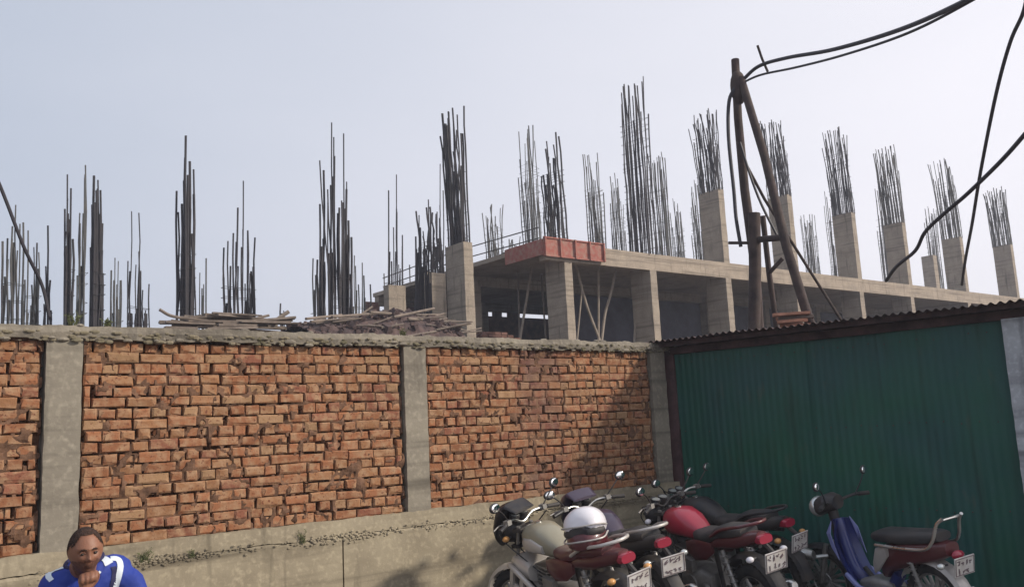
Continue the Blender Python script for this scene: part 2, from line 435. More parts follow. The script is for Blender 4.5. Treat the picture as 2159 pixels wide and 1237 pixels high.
for i in range(190):
    x = random.uniform(cx0, cx1); r = random.uniform(0.008, 0.03)
    top = random.random() < 0.5
    lm.ball((x, random.uniform(-0.05, -0.02) if not top else random.uniform(-0.03, 0.15), (ZT+random.uniform(-.025, .02)) if not top else ZTT+r*0.1), (r*random.uniform(1, 2.2), r, r*random.uniform(.5, .9)), 7, 5)
lm.build('mortar_lumps', M['coping'], cop, smooth=True)
lm = MB()
for i in range(520):
    x = random.uniform(cx0, cx1); r = random.uniform(0.006, 0.020)
    lm.ball((x, random.uniform(-0.052, -0.036), ZT+random.uniform(-.03, .045)), (r*random.uniform(1, 2.4), r*.7, r*random.uniform(.5, .9)), 6, 4)
lm.build('mossy_crust', mat('moss_crust', (0.10, 0.09, 0.05), 1, col2=(0.24, 0.20, 0.14), scale=7), cop)
# plinth band with a ragged lower lip, lower retaining wall with a joint
pb = MB(); vs = []; n = 220
for i in range(n+1):
    x = cx0+(cx1-cx0)*i/n
    lo = ZC + 0.014*noise.noise(Vector((x*3.1, 0, 5))) + 0.010*noise.noise(Vector((x*17, 0, 5)))
    hi = ZB + 0.012*noise.noise(Vector((x*4, 0, 8))) + 0.008*noise.noise(Vector((x*23, 1, 8)))
    vs += [(x, -0.042, lo), (x, -0.040, (lo+hi)/2), (x, -0.034+0.008*noise.noise(Vector((x*13, 3, 3))), hi), (x, 0.2, hi), (x, 0.2, lo)]
fs = [(i*5+k, i*5+(k+1) % 5, (i+1)*5+(k+1) % 5, (i+1)*5+k) for i in range(n) for k in range(5)]
pb.add(vs, fs); pb.build('plinth_band', M['plaster'], wall)
jx = wx(718, 1200)
for a, b_ in ((cx0, jx-0.007), (jx+0.007, cx1)):
    q = MB(); n = int((b_-a)/0.03); vs = []
    for i in range(n+1):
        x = a+(b_-a)*i/n
        hi = ZC - 0.004 + 0.012*noise.noise(Vector((x*3.1, 0, 5))) - 0.010*abs(noise.noise(Vector((x*11, 6, 5)))) - 0.014*max(0, noise.noise(Vector((x*29, 6, 1))))
        yy = -0.052 + 0.006*noise.noise(Vector((x*2, 1, 1)))
        vs += [(x, yy, -0.1), (x, yy, hi-0.02), (x, yy+0.014, hi), (x, 0.2, hi), (x, 0.2, -0.1)]
    fs = [(i*5+k, i*5+(k+1) % 5, (i+1)*5+(k+1) % 5, (i+1)*5+k) for i in range(n) for k in range(4)]
    fs += [(0, 1, 2, 3, 4), tuple(n*5+k for k in (4, 3, 2, 1, 0))]
    q.add(vs, fs); q.build('retaining_base', M['plaster'], wall)
dk = MB(); dk.box(((cx0+cx1)/2, 0.12, 0.5), (cx1-cx0-0.1, 0.15, 1.1)); dk.build('core', M['mortar'], wall)
# crumbs and dry weeds on the ragged ledge
cr = MB()
for i in range(950):
    x = random.choice((random.gauss(p1+0.6, 0.35), random.uniform(p1, p3), random.gauss(jx+0.1, 0.25), random.uniform(p2, p3)))
    r = random.uniform(0.003, 0.010)
    cr.ball((x, -0.058+random.uniform(-.004, .01), ZC + random.gauss(-0.012, 0.020)), (r*1.5, r*.8, r), 6, 4)
cr.build('crumbs', M['plaster'], wall)
def weed(x, y, z, h, n, label):
    q = MB()
    for i in range(n):
        a = random.uniform(0, 6.28); ln = random.uniform(.3, 1)*h; sp = random.uniform(0.1, .75)*ln
        tip = Vector((math.cos(a)*sp, math.sin(a)*sp*0.5-0.01, ln*random.uniform(.6, 1)))
        st = Vector((random.uniform(-.03, .03), 0, 0)); md = st*.6+tip*.5+Vector((0, 0, ln*.12))
        q.tube([st, md, tip], [0.0022, 0.0018, 0.0006], 4)
        for k in range(3):
            p = st.lerp(tip, random.uniform(.35, 1)); u = Vector((random.uniform(-1, 1), random.uniform(-1, .3), random.uniform(-.3, 1))).normalized()*random.uniform(.008, .02)
            s_ = Vector((-u.z, u.y*.3, u.x))*.35
            q.add([p, p+u*.5+s_, p+u, p+u*.5-s_], [(0, 1, 2, 3)])
    o = q.build('weed_tuft', M['weed']); o.matrix_world = Matrix.Translation(WO) @ Matrix.Rotation(WR, 4, 'Z') @ Matrix.Translation((x, y, z))
    tag(o, label, 'weed', 'dry weeds rooted in the boundary wall')
weed(wx(150), 0.05, ZTT, 0.13, 34, 'dry weed tuft on the coping directly above the leftmost pillar')
weed(wx(225), 0.04, ZTT, 0.08, 40, 'low brown weed tuft on the coping just right of the leftmost pillar')
weed(wx(300, 1150), -0.055, ZC-0.02, 0.13, 26, 'straggly weed on the plinth ledge next to the seated man')
weed(wx(400, 1150), -0.055, ZC-0.02, 0.07, 16, 'small weed on the cracked ledge, a little right of the seated man')
weed(wx(632, 1110), -0.055, ZC-0.02, 0.12, 14, 'thin upright weed on the ledge left of the vertical joint')
weed(wx(855, 690), 0.05, ZTT, 0.11, 24, 'dry weed sprig on the coping above the middle pillar')

# ------------------------------------------------------------ shed of green sheet
cor = WO + D*(pend+0.02) - N*(-0.02)
e2 = at(2159, 655, 7.75); G = Vector((e2.x-cor.x, e2.y-cor.y, 0)); G.normalize()
GR = math.atan2(G.y, G.x)
shed = empty('shed', (cor.x, cor.y, 0), GR, label='shed clad in dark green corrugated sheet with a rusty corrugated roof edge', cat='shed')
SL = 6.0; SH = EYE+0.80
def corr(x0, x1, z0, z1, pitch, amp, fn, name, m, nz=2, thick=0.002):  # sheet
    q = MB(); n = int((x1-x0)/pitch*8); vs = []
    for j in range(nz+1):
        w = z0+(z1-z0)*j/nz
        for i in range(n+1):
            x = x0+(x1-x0)*i/n; vs.append(fn(x, amp*math.sin(2*math.pi*x/pitch), w))
    q.add(vs, [(j*(n+1)+i, j*(n+1)+i+1, (j+1)*(n+1)+i+1, (j+1)*(n+1)+i) for j in range(nz) for i in range(n)])
    o = q.build(name, m, shed, smooth=True, ang=80)
    return o
for k in range(8):
    x0 = 0.05+k*0.76; ww = 0.79
    corr(x0, min(x0+ww, SL), 0.05, SH, 0.076, 0.0024, lambda x, a, w, k=k: (x, a*(1+.5*noise.noise(Vector((x*2, w*1.5, k)))) - 0.004*(k % 2) + 0.012*math.sin(w*1.7+k*2.1) + 0.012*noise.noise(Vector((x*3, w*2.4, k*3))), w), 'wall_sheet', M['green'], nz=26)
q = MB()
for zz in (SH-.16, SH-.95, SH-1.75):
    for i in range(38): q.ball((.12+i*.152, -.012, zz+random.uniform(-.015, .015)), (.007, .005, .007), 6, 4)
q.build('sheet_screws', M['rust'], shed)
# roof: edge overhangs the wall and tips upward to the street, falling away behind
def roof_fn(x, a, w):
    lift = 0.035*(x/3.5)
    return (x, w, SH + 0.055 + lift*-.35 - 0.10*w + a + 0.010*noise.noise(Vector((x*1.7, 2, 0))))
for k in range(8):
    x0 = -0.12+k*0.78; off = random.uniform(-0.03, 0.03)
    corr(x0, x0+0.80, -0.30+off, 2.6, 0.076, 0.012, lambda x, a, w, k=k: (lambda p: (p[0], p[1], p[2]+0.004*(k % 2)))(roof_fn(x, a, w)), 'roof_sheet', M['rust'], nz=8)
q = MB(); q.box((3, -0.03, SH-0.02), (6.1, 0.06, 0.08)); q.build('eave_beam', M['rust'], shed)
q = MB(); q.box((3, -0.20, SH+0.045), (6.1, 0.035, 0.05), jit=0.004); q.build('purlin', M['rust'], shed)
rough_col(-0.10, 0.045, 0, SH+0.02, -0.035, 0.05, name='corner_post', m=mat('brown_post', (0.085, 0.045, 0.045), 0.9, var=0.4, scale=5), parent=shed)
# grey board post at the right edge of the view
def shed_x(px, py):
    v = ray(px, py); A = Vector((v.x, v.y)); # cor + s G = k A
    den = G.x*A.y - G.y*A.x
    return (-(cor.x*A.y - cor.y*A.x))/den
gx = shed_x(2118, 700)
rough_col(gx, gx+0.42, 0, SH-0.055, -0.085, -0.02, name='grey_post', m=M['post'], parent=shed, amp=0.004)
q = MB(); q.box((3, 0.9, 1.0), (5.9, 1.6, 1.9)); q.build('inner_lining', M['rust'], shed)

# ------------------------------------------------------------ unfinished building
BO = at(1000, 700, 25.0); BO.z = 0
TZ = EYE+2.45
ZS = at(1275, 520, 28.1).z            # roof slab top
def bhit(px, py, back=0.0):           # where a photo pixel's ray meets the vertical plane `back` metres behind the front
    v = ray(px, py); o = Vector((0, 0, EYE)); p0 = BO - N*back
    k = (p0 - o).dot(N)/v.dot(N); p = o + v*k
    r = p - BO
    return r.dot(D), back, p.z
bld = empty('unfinished_building', (BO.x, BO.y, 0), WR, label='unfinished concrete frame building with bare columns and a long roof slab bristling with rebar', cat='building')
BX0 = bhit(1152, 530)[0] - 0.05; BX1 = 62; BD = 11.0
TH = 0.15
q = MB(); q.box(((BX0+BX1)/2, BD/2, ZS-TH/2), (BX1-BX0, BD, TH)); q.build('roof_slab', M['slab'], bld)
q = MB(); q.box(((BX0+BX1)/2, 0.16, ZS-0.365), (BX1-BX0-0.02, 0.30, 0.43)); q.build('edge_beam', M['slab'], bld)
for yb in (5.4, 10.8):
    q = MB(); q.box(((BX0+BX1)/2, yb, ZS-0.34), (BX1-BX0-0.1, 0.30, 0.38)); q.build('beam', M['frame'], bld)
CW, CDp = 0.32, 0.95
def cage(name, parent, pts, zb, zt, r=0.015, far=False, ties=0.22, lean=(0, 0), wob=0.035, tie_to=0.55, tops=None):
    """vertical bars at pts (x, y) from zb to their own tops, with square ties round them"""
    q = MB(); L = zt - zb
    lx, ly = lean
    for i, (x, y) in enumerate(pts):
        top = tops[i] if tops else zb + L*random.choice((1, .97, .9, .8, .68, .56))*random.uniform(.94, 1.0)
        n = 7; P = []
        wx_, wy_ = random.uniform(-wob, wob), random.uniform(-wob, wob)
        for k in range(n+1):
            t = k/n; z = zb+(top-zb)*t; s_ = (z-zb)/max(L, .01)
            P.append((x + lx*s_ + wx_*s_*s_*1.6 + random.uniform(-.035, .035)*(k > 0), y + ly*s_ + wy_*s_*s_, z))
        q.tube(P, r*1.5*random.uniform(.75, 1.25), 5)
    if ties and len(pts) > 3:
        x0, x1 = min(p[0] for p in pts)-r, max(p[0] for p in pts)+r; y0, y1 = min(p[1] for p in pts)-r, max(p[1] for p in pts)+r
        z = zb+0.1
        while z < zb+L*tie_to:
            s_ = (z-zb)/L; dx, dy = lx*s_, ly*s_; t_ = random.uniform(-.09, .09)
            c = [(x0+dx, y0+dy, z+t_), (x1+dx, y0+dy, z-t_), (x1+dx, y1+dy, z-t_*.4), (x0+dx, y1+dy, z+t_), (x0+dx, y0+dy, z+t_)]
            q.tube(c, 0.006, 4, cap=False); z += ties*random.uniform(.5, 2.2)
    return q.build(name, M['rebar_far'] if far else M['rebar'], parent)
def grid_pts(xc, yc, w, d, nx_=3, ny_=4):
    out = []
    for i in range(nx_):
        for j in range(ny_):
            if 0 < i < nx_-1 and 0 < j < ny_-1 and random.random() < .4: continue
            out.append((xc - w/2 + w*i/(nx_-1) + random.uniform(-.02, .02), yc - d/2 + d*j/(ny_-1) + random.uniform(-.02, .02)))
    return out
# front columns: (right edge in the photo under the slab, photo y of the top, photo y of the bar tips, dx of the bar tips)
front = [(1000, 508, 212), (1210, None, 275), (1388, None, 155), (1545, 400, 220), (1690, 398, 238), (1822, 446, 250), (1927, 466, 290), (2045, 497, 315), (2150, 512, 385)]
cols = []
for i, (px, ytop, ytip) in enumerate(front):
    x1 = bhit(px, 620 if i else 600)[0]; xc = x1 - CW/2
    cols.append(xc)
xcs = cols[:]
step = (xcs[6]-xcs[1])/5
for i, (px, ytop, ytip) in enumerate(front):
    xc = xcs[i]
    xp = px - 30
    zt = bhit(xp, ytop)[2] if ytop else ZS
    tip = bhit(xp, ytip)[2]
    if i > 3 and ytop: zt = min(zt, ZS + 3.2)
    if i == 3: zt = ZS+2.85
    col = rough_col(xc-CW/2, xc+CW/2, 3.6, zt, 0.012, CDp, amp=0.012, step=0.25, name='column', m=M['frame'], parent=bld, sd=i)
    yy = CDp/2
    lean = (0, 0)
    if i == 0:
        cage('rebar_cage', col, grid_pts(xc, yy, .22, .72, 4, 5), zt-.05, tip, 0.02, lean=(-0.08, 0.0), wob=.08, tie_to=.5)
    elif i == 1:
        cage('rebar_cage', col, grid_pts(xc-.02, yy, .30, .74, 4, 5), ZS-.05, tip, 0.017, lean=(-0.05, 0.0), wob=.08, tie_to=.7)
    elif i == 2:
        cage('rebar_cage', col, grid_pts(xc+.06, yy, .42, .9, 5, 6), ZS-.05, tip, 0.016, lean=(0.02, 0.0), wob=.10, tie_to=.75, ties=.2)
    else:
        tip = zt + {3: 3.3, 4: 3.4, 5: 4.1, 6: 3.9, 7: 4.3, 8: 3.4}[i]
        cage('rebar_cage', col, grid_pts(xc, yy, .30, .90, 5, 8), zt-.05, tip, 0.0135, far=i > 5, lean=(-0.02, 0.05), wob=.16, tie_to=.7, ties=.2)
for k in range(11, 15):
    xc = xcs[8] + step*(k-9.5)
    col = rough_col(xc-CW/2, xc+CW/2, 3.6, ZS+2.7, 0.012, CDp, amp=0.012, step=0.4, name='column', m=M['frame'], parent=bld, sd=k)
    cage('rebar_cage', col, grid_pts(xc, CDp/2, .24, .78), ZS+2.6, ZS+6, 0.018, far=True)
# inner and rear columns under the slab
for row, yb in ((1, 5.0), (2, 10.4)):
    for k in range(0, 12):
        xc = xcs[1] + step*k
        rough_col(xc-CW/2, xc+CW/2, 3.6, ZS-TH-0.2, yb, yb+.6, amp=0.01, step=0.5, name='column', m=M['frame'], parent=bld, sd=k+20*row)
# rear brick infill: half height in the first bay, sky between
for k in range(0, 13):
    xa = xcs[1] + step*(k-1)+CW/2 + 0.1; xb = xa + step - CW - 0.2
    if k == 0: xa = BX0-0.0; xb = xcs[1]-CW/2
    top = ZS-0.75 if k < 3 else ZS-0.56
    if xb - xa > 0.3:
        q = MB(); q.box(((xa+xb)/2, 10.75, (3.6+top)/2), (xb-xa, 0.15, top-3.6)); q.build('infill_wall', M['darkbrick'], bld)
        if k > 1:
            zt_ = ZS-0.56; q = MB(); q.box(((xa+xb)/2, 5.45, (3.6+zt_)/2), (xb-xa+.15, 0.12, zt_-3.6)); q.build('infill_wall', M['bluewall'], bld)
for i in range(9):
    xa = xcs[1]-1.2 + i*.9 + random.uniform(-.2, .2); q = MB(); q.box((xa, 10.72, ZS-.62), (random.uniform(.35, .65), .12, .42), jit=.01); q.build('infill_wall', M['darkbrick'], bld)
# more bars standing on the roof behind the front row: (photo x, tip y, base y, metres behind, bars across, width)
roof = [(1107, 262, 7.0, 3, .50), (1243, 315, 6.0, 3, .42), (1293, 365, 9.5, 3, .35), (1383, 320, 7.5, 3, .3), (1421, 420, 10.4, 2, .3),
        (1463, 375, 7.5, 3, .4), (1035, 430, 10.0, 3, .5), (1700, 445, 8.5, 3, .45), (1748, 400, 7.0, 3, .45), (1850, 385, 7.5, 3, .4), (1955, 430, 8.0, 3, .5), (1075, 495, 8.0, 2, .3)]
for (px, tip, back, nx_, w) in roof:
    x, y, z = bhit(px, tip, back)
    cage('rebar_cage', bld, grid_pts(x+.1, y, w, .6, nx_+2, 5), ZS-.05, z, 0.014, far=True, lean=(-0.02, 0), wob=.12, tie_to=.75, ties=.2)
for (px, py, back, w) in ((1958, 540, 8.0, .5),):
    x, y, z = bhit(px, py, back); rough_col(x-w/2, x+w/2, ZS-.02, z, y-.4, y+.4, name='column', m=M['frame'], parent=bld)
# guard rails and loose bars at the open left end of the roof
q = MB()
for dz in (0.25, 0.6):
    q.tube([(BX0+.3, 0.6, ZS+dz), (BX0+.1, 5, ZS+dz+.05), (BX0+.2, 10.5, ZS+dz-.03)], 0.022, 5)
for y in (0.8, 3.2, 5.8, 8.4, 10.4): q.tube([(BX0+.2, y, ZS-.02), (BX0+.2, y, ZS+.75)], 0.025, 5)
q.build('guard_rail', M['rebar_far'], bld)
q = MB()
for i in range(26):
    x = random.uniform(BX0+.2, BX0+3); y = random.uniform(.5, 9); a = random.uniform(-.4, .4) + (1.57 if random.random() < .5 else 0); L = random.uniform(1, 2.6)
    q.tube([(x, y, ZS+.05), (x+math.cos(a)*L*.5, y+math.sin(a)*L*.5, ZS+random.uniform(.02, .25)), (x+math.cos(a)*L, y+math.sin(a)*L, ZS+.04)], random.uniform(.015, .03), 5)
q.build('loose_bars', M['rebar_far'], bld)
# second column left of the front one, standing behind it
x, y, z = bhit(920, 575, 3.2)
rc = rough_col(x-.35, x+.35, 3.6, z, y, y+.5, amp=.012, step=.3, name='column', m=M['frame'], parent=bld, sd=77)
cage('rebar_cage', rc, grid_pts(x, y+.25, .6, .4, 4, 3), z-.05, bhit(920, 430, 3.2)[2], .017, wob=.1)

# red formwork clipped to the slab edge
fa = bhit(1150, 525, -0.16); fb = bhit(1276, 530, -0.16)
fw = empty('formwork', (BO + D*fa[0] + N*0.05)[:2] + (ZS-0.50,), WR, label='red painted formwork panel clipped to the front corner of the roof slab', cat='formwork')
FL = fb[0]-fa[0]
q = MB(); q.box((FL/2, -0.02, 0.30), (FL, 0.05, 0.58), jit=.004); q.build('board', M['formwork'], fw)
for k in range(5):
    q = MB(); q.box((0.03+(FL-.06)*k/4, -0.085, 0.31), (0.05, 0.075, 0.62)); q.build('rib', M['formwork'], fw)
for z in (0.02, .60):
    q = MB(); q.box((FL/2, -0.065, z), (FL+.05, 0.035, 0.04)); q.build('rail', M['formwork'], fw)
q = MB(); q.box((-0.02, 0.95, 0.30), (0.05, 1.9, 0.5)); q.build('side_board', M['formwork'], fw)

# props under the slab
def prop(pts, r, label, m='bamboo', back=(1.2,)):
    P = []
    for i, (px, py) in enumerate(pts):
        x, y, z = bhit(px, py, back[min(i, len(back)-1)])
        P.append(BO + D*x - N*y + Vector((0, 0, z)))
    P = curve_pts(P, 4) if len(P) > 2 else P
    P = [Vector(p) for p in P]; lo = P[-1]; dr = (P[-1]-P[-2]).normalized()
    k = (lo.z - 3.9)/max(.2, -dr.z); P.append(lo + dr*k)      # carried on down to the terrace
    q = MB(); b = P[-1].copy(); q.tube([p-b for p in P], r, 7)
    o = q.build('bamboo_prop', M[m], smooth=True, loc=b)
    tag(o, label, 'prop', 'props holding the fresh slab')
prop([(1213, 552), (1236, 640), (1260, 705)], 0.045, 'pale bamboo prop slanting down to the right just beside the second front column')
prop([(1262, 550), (1262, 705)], 0.04, 'upright bamboo prop crossed at its foot by the slanting prop')
prop([(1300, 552), (1290, 610), (1276, 660), (1270, 705)], 0.05, 'crooked bamboo prop bowing left in the bay under the red formwork')
prop([(1228, 600), (1218, 705)], 0.03, 'short thin prop leaning against the second front column')
prop([(1122, 560), (1112, 620), (1098, 705)], 0.045, 'crooked prop under the open left end of the slab', back=(3,))
prop([(1092, 560), (1095, 705)], 0.035, 'straight dark prop farthest left under the slab', 'wood', back=(4,))
prop([(1140, 560), (1150, 705)], 0.035, 'dark prop standing close left of the column under the red formwork', 'wood', back=(4,))
prop([(1345, 600), (1338, 705)], 0.04, 'thin prop against the shaded side of the third front column', back=(.9,))
prop([(2013, 600), (2003, 660)], 0.06, 'pale prop leaning in the farthest visible bay', back=(1.5,))

# brick stacks and clutter under the slab
def stack(px, back, nx_, nz_, label, m='darkbrick', zt=0):
    x, y, _ = bhit(px, 690, back); o = empty('brick_stack', BO + D*x - N*y + Vector((0, 0, 4.02)), WR + R(random.uniform(-8, 8)), label=label, cat='bricks', group='brick stacks under the slab')
    for j in range(nz_):
        q = MB()
        for i in range(nx_-(j > nz_*.7)*random.randint(0, 2)):
            for k in range(3): q.box((i*.26+random.uniform(-.02, .02), k*.13, .05+j*.085), (.24, .11, .075), jit=.006)
        q.build('course', M[m], o)
stack(1020, 2.5, 6, 10, 'dark brick stack in the open left bay, right next to the front corner column')
stack(1088, 3.0, 4, 7, 'lower dark brick stack in the open left bay, beside the dark straight prop')
stack(1425, 2.2, 5, 4, 'low brick stack behind the wall top in the bay right of the third column', 'rubble')
stack(1560, 2.0, 4, 5, 'low brick stack beside the fourth column, left of the tripod', 'rubble')

# ------------------------------------------------------------ rebar clusters on the terrace, left of the building
def cluster(bars, back, label, r=0.017, base=690, ties=.2, extra=0, stub=None, far=False):
    xs_ = [b[0] for b in bars]; mid = sum(xs_)/len(xs_)
    x0, y0, _ = bhit(mid, base, back)
    o = empty('rebar_cluster', BO + D*x0 - N*y0 + Vector((0, 0, TZ-0.25)), WR, label=label, cat='rebar', group='rebar clusters standing on the terrace')
    m = M['rebar_far'] if far else M['rebar']
    zb = TZ-0.25; sw = 0.5
    lx0 = min(bhit(b[2] if len(b) > 2 else b[0], base, back)[0] for b in bars)-x0; lx1 = max(bhit(b[2] if len(b) > 2 else b[0], base, back)[0] for b in bars)-x0
    lst = list(bars)
    for k in range(int(extra*2.6)+3):
        a = random.choice(bars); bx = min(xs_)+random.random()*(max(xs_)-min(xs_)); lst.append((bx, a[1] + random.uniform(20, 130)))
    for b in lst:
        tx, ty = b[0], b[1]; bx = b[2] if len(b) > 2 else tx + random.uniform(-1.5, 1.5)
        X1, _, Z1 = bhit(tx, min(ty, 660), back); X0 = bhit(bx, base, back)[0]
        yo = random.uniform(-.14, .14); w = random.uniform(-.03, .03)
        q = MB(); P = []
        for k in range(6):
            t = k/5; P.append((X0+(X1-X0)*t-x0 + w*math.sin(t*6) + random.uniform(-.005, .005), yo + random.uniform(-.006, .006), (Z1-zb)*t))
        q.tube(P, r*1.08*random.uniform(.75, 1.4), 5)
        q.build('bar', m, o)
    tz = stub if stub else TZ-EYE
    H = (bhit(mid, stub, back)[2]-zb) if stub else 0.32
    rough_col(lx0-.03, lx1+.03, 0, H, -.16, .16, name='concrete_stub', m=M['frame'], parent=o, amp=.01, step=.2)
    if ties:
        z = H+.1; zt = (bhit(mid, sorted(b[1] for b in bars)[len(bars)//2], back)[2]-zb)*.62
        while z < zt:
            t_ = random.uniform(-.03, .03)
            q = MB(); q.tube([(lx0, -.15, z+t_), (lx1, -.15, z-t_), (lx1, .15, z), (lx0, .15, z+t_), (lx0, -.15, z+t_)], .007, 4, cap=False); z += ties*random.uniform(1, 2.4)
            q.build('tie', m, o)
    return o
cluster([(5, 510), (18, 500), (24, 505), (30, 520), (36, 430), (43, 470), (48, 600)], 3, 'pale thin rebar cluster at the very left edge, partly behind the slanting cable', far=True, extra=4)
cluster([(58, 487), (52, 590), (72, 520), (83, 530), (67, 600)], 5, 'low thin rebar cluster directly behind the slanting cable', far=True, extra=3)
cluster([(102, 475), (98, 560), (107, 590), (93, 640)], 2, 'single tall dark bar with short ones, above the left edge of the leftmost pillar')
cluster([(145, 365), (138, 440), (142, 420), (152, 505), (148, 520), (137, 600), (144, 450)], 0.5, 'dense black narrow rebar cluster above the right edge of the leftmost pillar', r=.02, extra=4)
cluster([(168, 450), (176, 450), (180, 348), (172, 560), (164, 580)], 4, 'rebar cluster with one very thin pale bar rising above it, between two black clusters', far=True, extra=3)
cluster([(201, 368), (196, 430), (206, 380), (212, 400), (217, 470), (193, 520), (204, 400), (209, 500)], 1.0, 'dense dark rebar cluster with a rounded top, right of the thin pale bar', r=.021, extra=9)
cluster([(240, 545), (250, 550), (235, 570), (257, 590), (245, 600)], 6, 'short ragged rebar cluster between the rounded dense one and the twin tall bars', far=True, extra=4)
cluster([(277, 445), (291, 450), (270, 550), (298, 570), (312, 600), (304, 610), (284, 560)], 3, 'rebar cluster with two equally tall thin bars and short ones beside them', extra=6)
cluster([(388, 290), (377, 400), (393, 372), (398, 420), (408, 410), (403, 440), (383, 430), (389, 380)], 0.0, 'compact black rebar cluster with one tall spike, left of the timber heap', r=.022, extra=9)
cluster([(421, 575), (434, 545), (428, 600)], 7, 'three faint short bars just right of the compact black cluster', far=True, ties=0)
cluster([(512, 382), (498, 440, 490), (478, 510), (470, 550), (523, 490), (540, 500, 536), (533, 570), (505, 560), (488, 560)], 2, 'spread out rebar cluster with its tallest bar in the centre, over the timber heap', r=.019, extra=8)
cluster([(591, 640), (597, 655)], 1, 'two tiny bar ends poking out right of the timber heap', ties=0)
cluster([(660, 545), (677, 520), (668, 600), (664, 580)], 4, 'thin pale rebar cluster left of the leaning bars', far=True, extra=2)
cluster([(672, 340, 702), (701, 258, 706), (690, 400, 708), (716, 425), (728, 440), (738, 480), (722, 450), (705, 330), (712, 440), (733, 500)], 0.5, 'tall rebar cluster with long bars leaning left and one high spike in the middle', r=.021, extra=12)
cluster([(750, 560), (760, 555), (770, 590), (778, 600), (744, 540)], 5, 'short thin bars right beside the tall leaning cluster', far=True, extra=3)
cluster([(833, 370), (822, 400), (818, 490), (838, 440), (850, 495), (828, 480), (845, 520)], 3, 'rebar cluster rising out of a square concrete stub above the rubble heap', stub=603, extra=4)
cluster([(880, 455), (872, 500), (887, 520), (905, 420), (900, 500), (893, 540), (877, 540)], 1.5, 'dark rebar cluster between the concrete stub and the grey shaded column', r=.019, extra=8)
cluster([(930, 345), (925, 480), (937, 400), (915, 480), (920, 520)], 5, 'rebar cluster with one high bar close behind the front corner column', extra=5, r=.018)

# ------------------------------------------------------------ timber heap and rubble heap on the terrace
x0 = bhit(335, 680, -1)[0]; x1 = bhit(620, 680, -1)[0]; zz = bhit(480, 688, -1)[2]
th = empty('timber_heap', BO + D*((x0+x1)/2) + N*1.0 + Vector((0, 0, TZ-0.1)), WR, label='long low heap of weathered planks and poles lying behind the wall', cat='timber')
L = (x1-x0)
for i in range(34):
    q = MB(); ln = random.uniform(.35, 1.0)*L*.6; cx = random.uniform(-L/2+ln/2, L/2-ln/2); lv = random.random()
    a = random.gauss(0, .10); t = random.gauss(0, .035)
    Mx = Matrix.Rotation(a, 3, 'Z') @ Matrix.Rotation(t, 3, 'Y')
    hh = max(0.05, 0.42*(1-abs(cx)/(L*.62)))*lv
    q.box((cx, random.uniform(-.5, .5), 0.08+hh), (ln, random.uniform(.08, .2), random.uniform(.03, .07)), Mx, jit=.01)
    q.build('plank', M['wood'], th)
q = MB(); q.tube(curve_pts([(-L/2-.05, -.2, .50), (-L*.42, -.2, .36), (-L*.2, -.1, .33), (L*.1, 0, .36), (L*.3, 0, .5)], 5), .035, 6); q.build('pole', M['wood'], th)
q = MB(); q.tube([(L*.30, .1, .25), (L*.42, .1, .52), (L*.47, .1, .62)], .05, 6); q.build('pole', M['wood'], th)
x0 = bhit(640, 680, -1)[0]; x1 = bhit(890, 680, -1)[0]
def heap(px0, px1, pts, label, m, back=-1, n=360):
    xa = bhit(px0, 680, back)[0]; xb = bhit(px1, 680, back)[0]
    o = empty('rubble_heap', BO + D*((xa+xb)/2) - N*back + Vector((0, 0, TZ-.2)), WR, label=label, cat='rubble')
    q = MB(); nx_, ny_ = 60, 16; vs = []
    for j in range(ny_+1):
        for i in range(nx_+1):
            u = i/nx_; w = j/ny_*2-1
            px = px0+(px1-px0)*u; hp = 0
            for k in range(len(pts)-1):
                if pts[k][0] <= px <= pts[k+1][0]:
                    s_ = (px-pts[k][0])/(pts[k+1][0]-pts[k][0]); hp = bhit(px, pts[k][1]*(1-s_)+pts[k+1][1]*s_, back)[2] - (TZ-.2)
            x = (u-.5)*(xb-xa); y = w*1.1
            z = max(0, hp)*(1-w*w)**.8 * (1+.18*noise.noise(Vector((x*3, y*3, 1)))) + .06*noise.noise(Vector((x*8, y*8, 4)))
            vs.append((x, y, z))
    q.add(vs, [(j*(nx_+1)+i, j*(nx_+1)+i+1, (j+1)*(nx_+1)+i+1, (j+1)*(nx_+1)+i) for j in range(ny_) for i in range(nx_)])
    q.build('mound', m, o)
    q = MB()
    for k in range(n):
        v = random.choice(vs); s_ = random.choice((.03, .04, .06, .10, .14))*random.uniform(.7, 1.3)
        q.box((v[0], v[1], v[2]+s_*.2), (s_*random.uniform(.7, 2), s_, s_*.7), Matrix.Rotation(random.uniform(0, 3), 3, Vector((random.random(), random.random(), random.random()+.1)).normalized()), jit=.01)
    tag(q.build('broken_bricks', m, o), kind='stuff')
    q = MB()
    for k in range(60):
        v = Vector(random.choice(vs)) + Vector((0, 0, .05)); a = random.gauss(0, .5); L_ = random.uniform(.3, 1.1)
        q.tube([v, v + Vector((math.cos(a)*L_, math.sin(a)*.4, random.uniform(-.08, .22)))], random.uniform(.012, .03), 5)
    tag(q.build('splintered_sticks', M['wood'], o), kind='stuff')
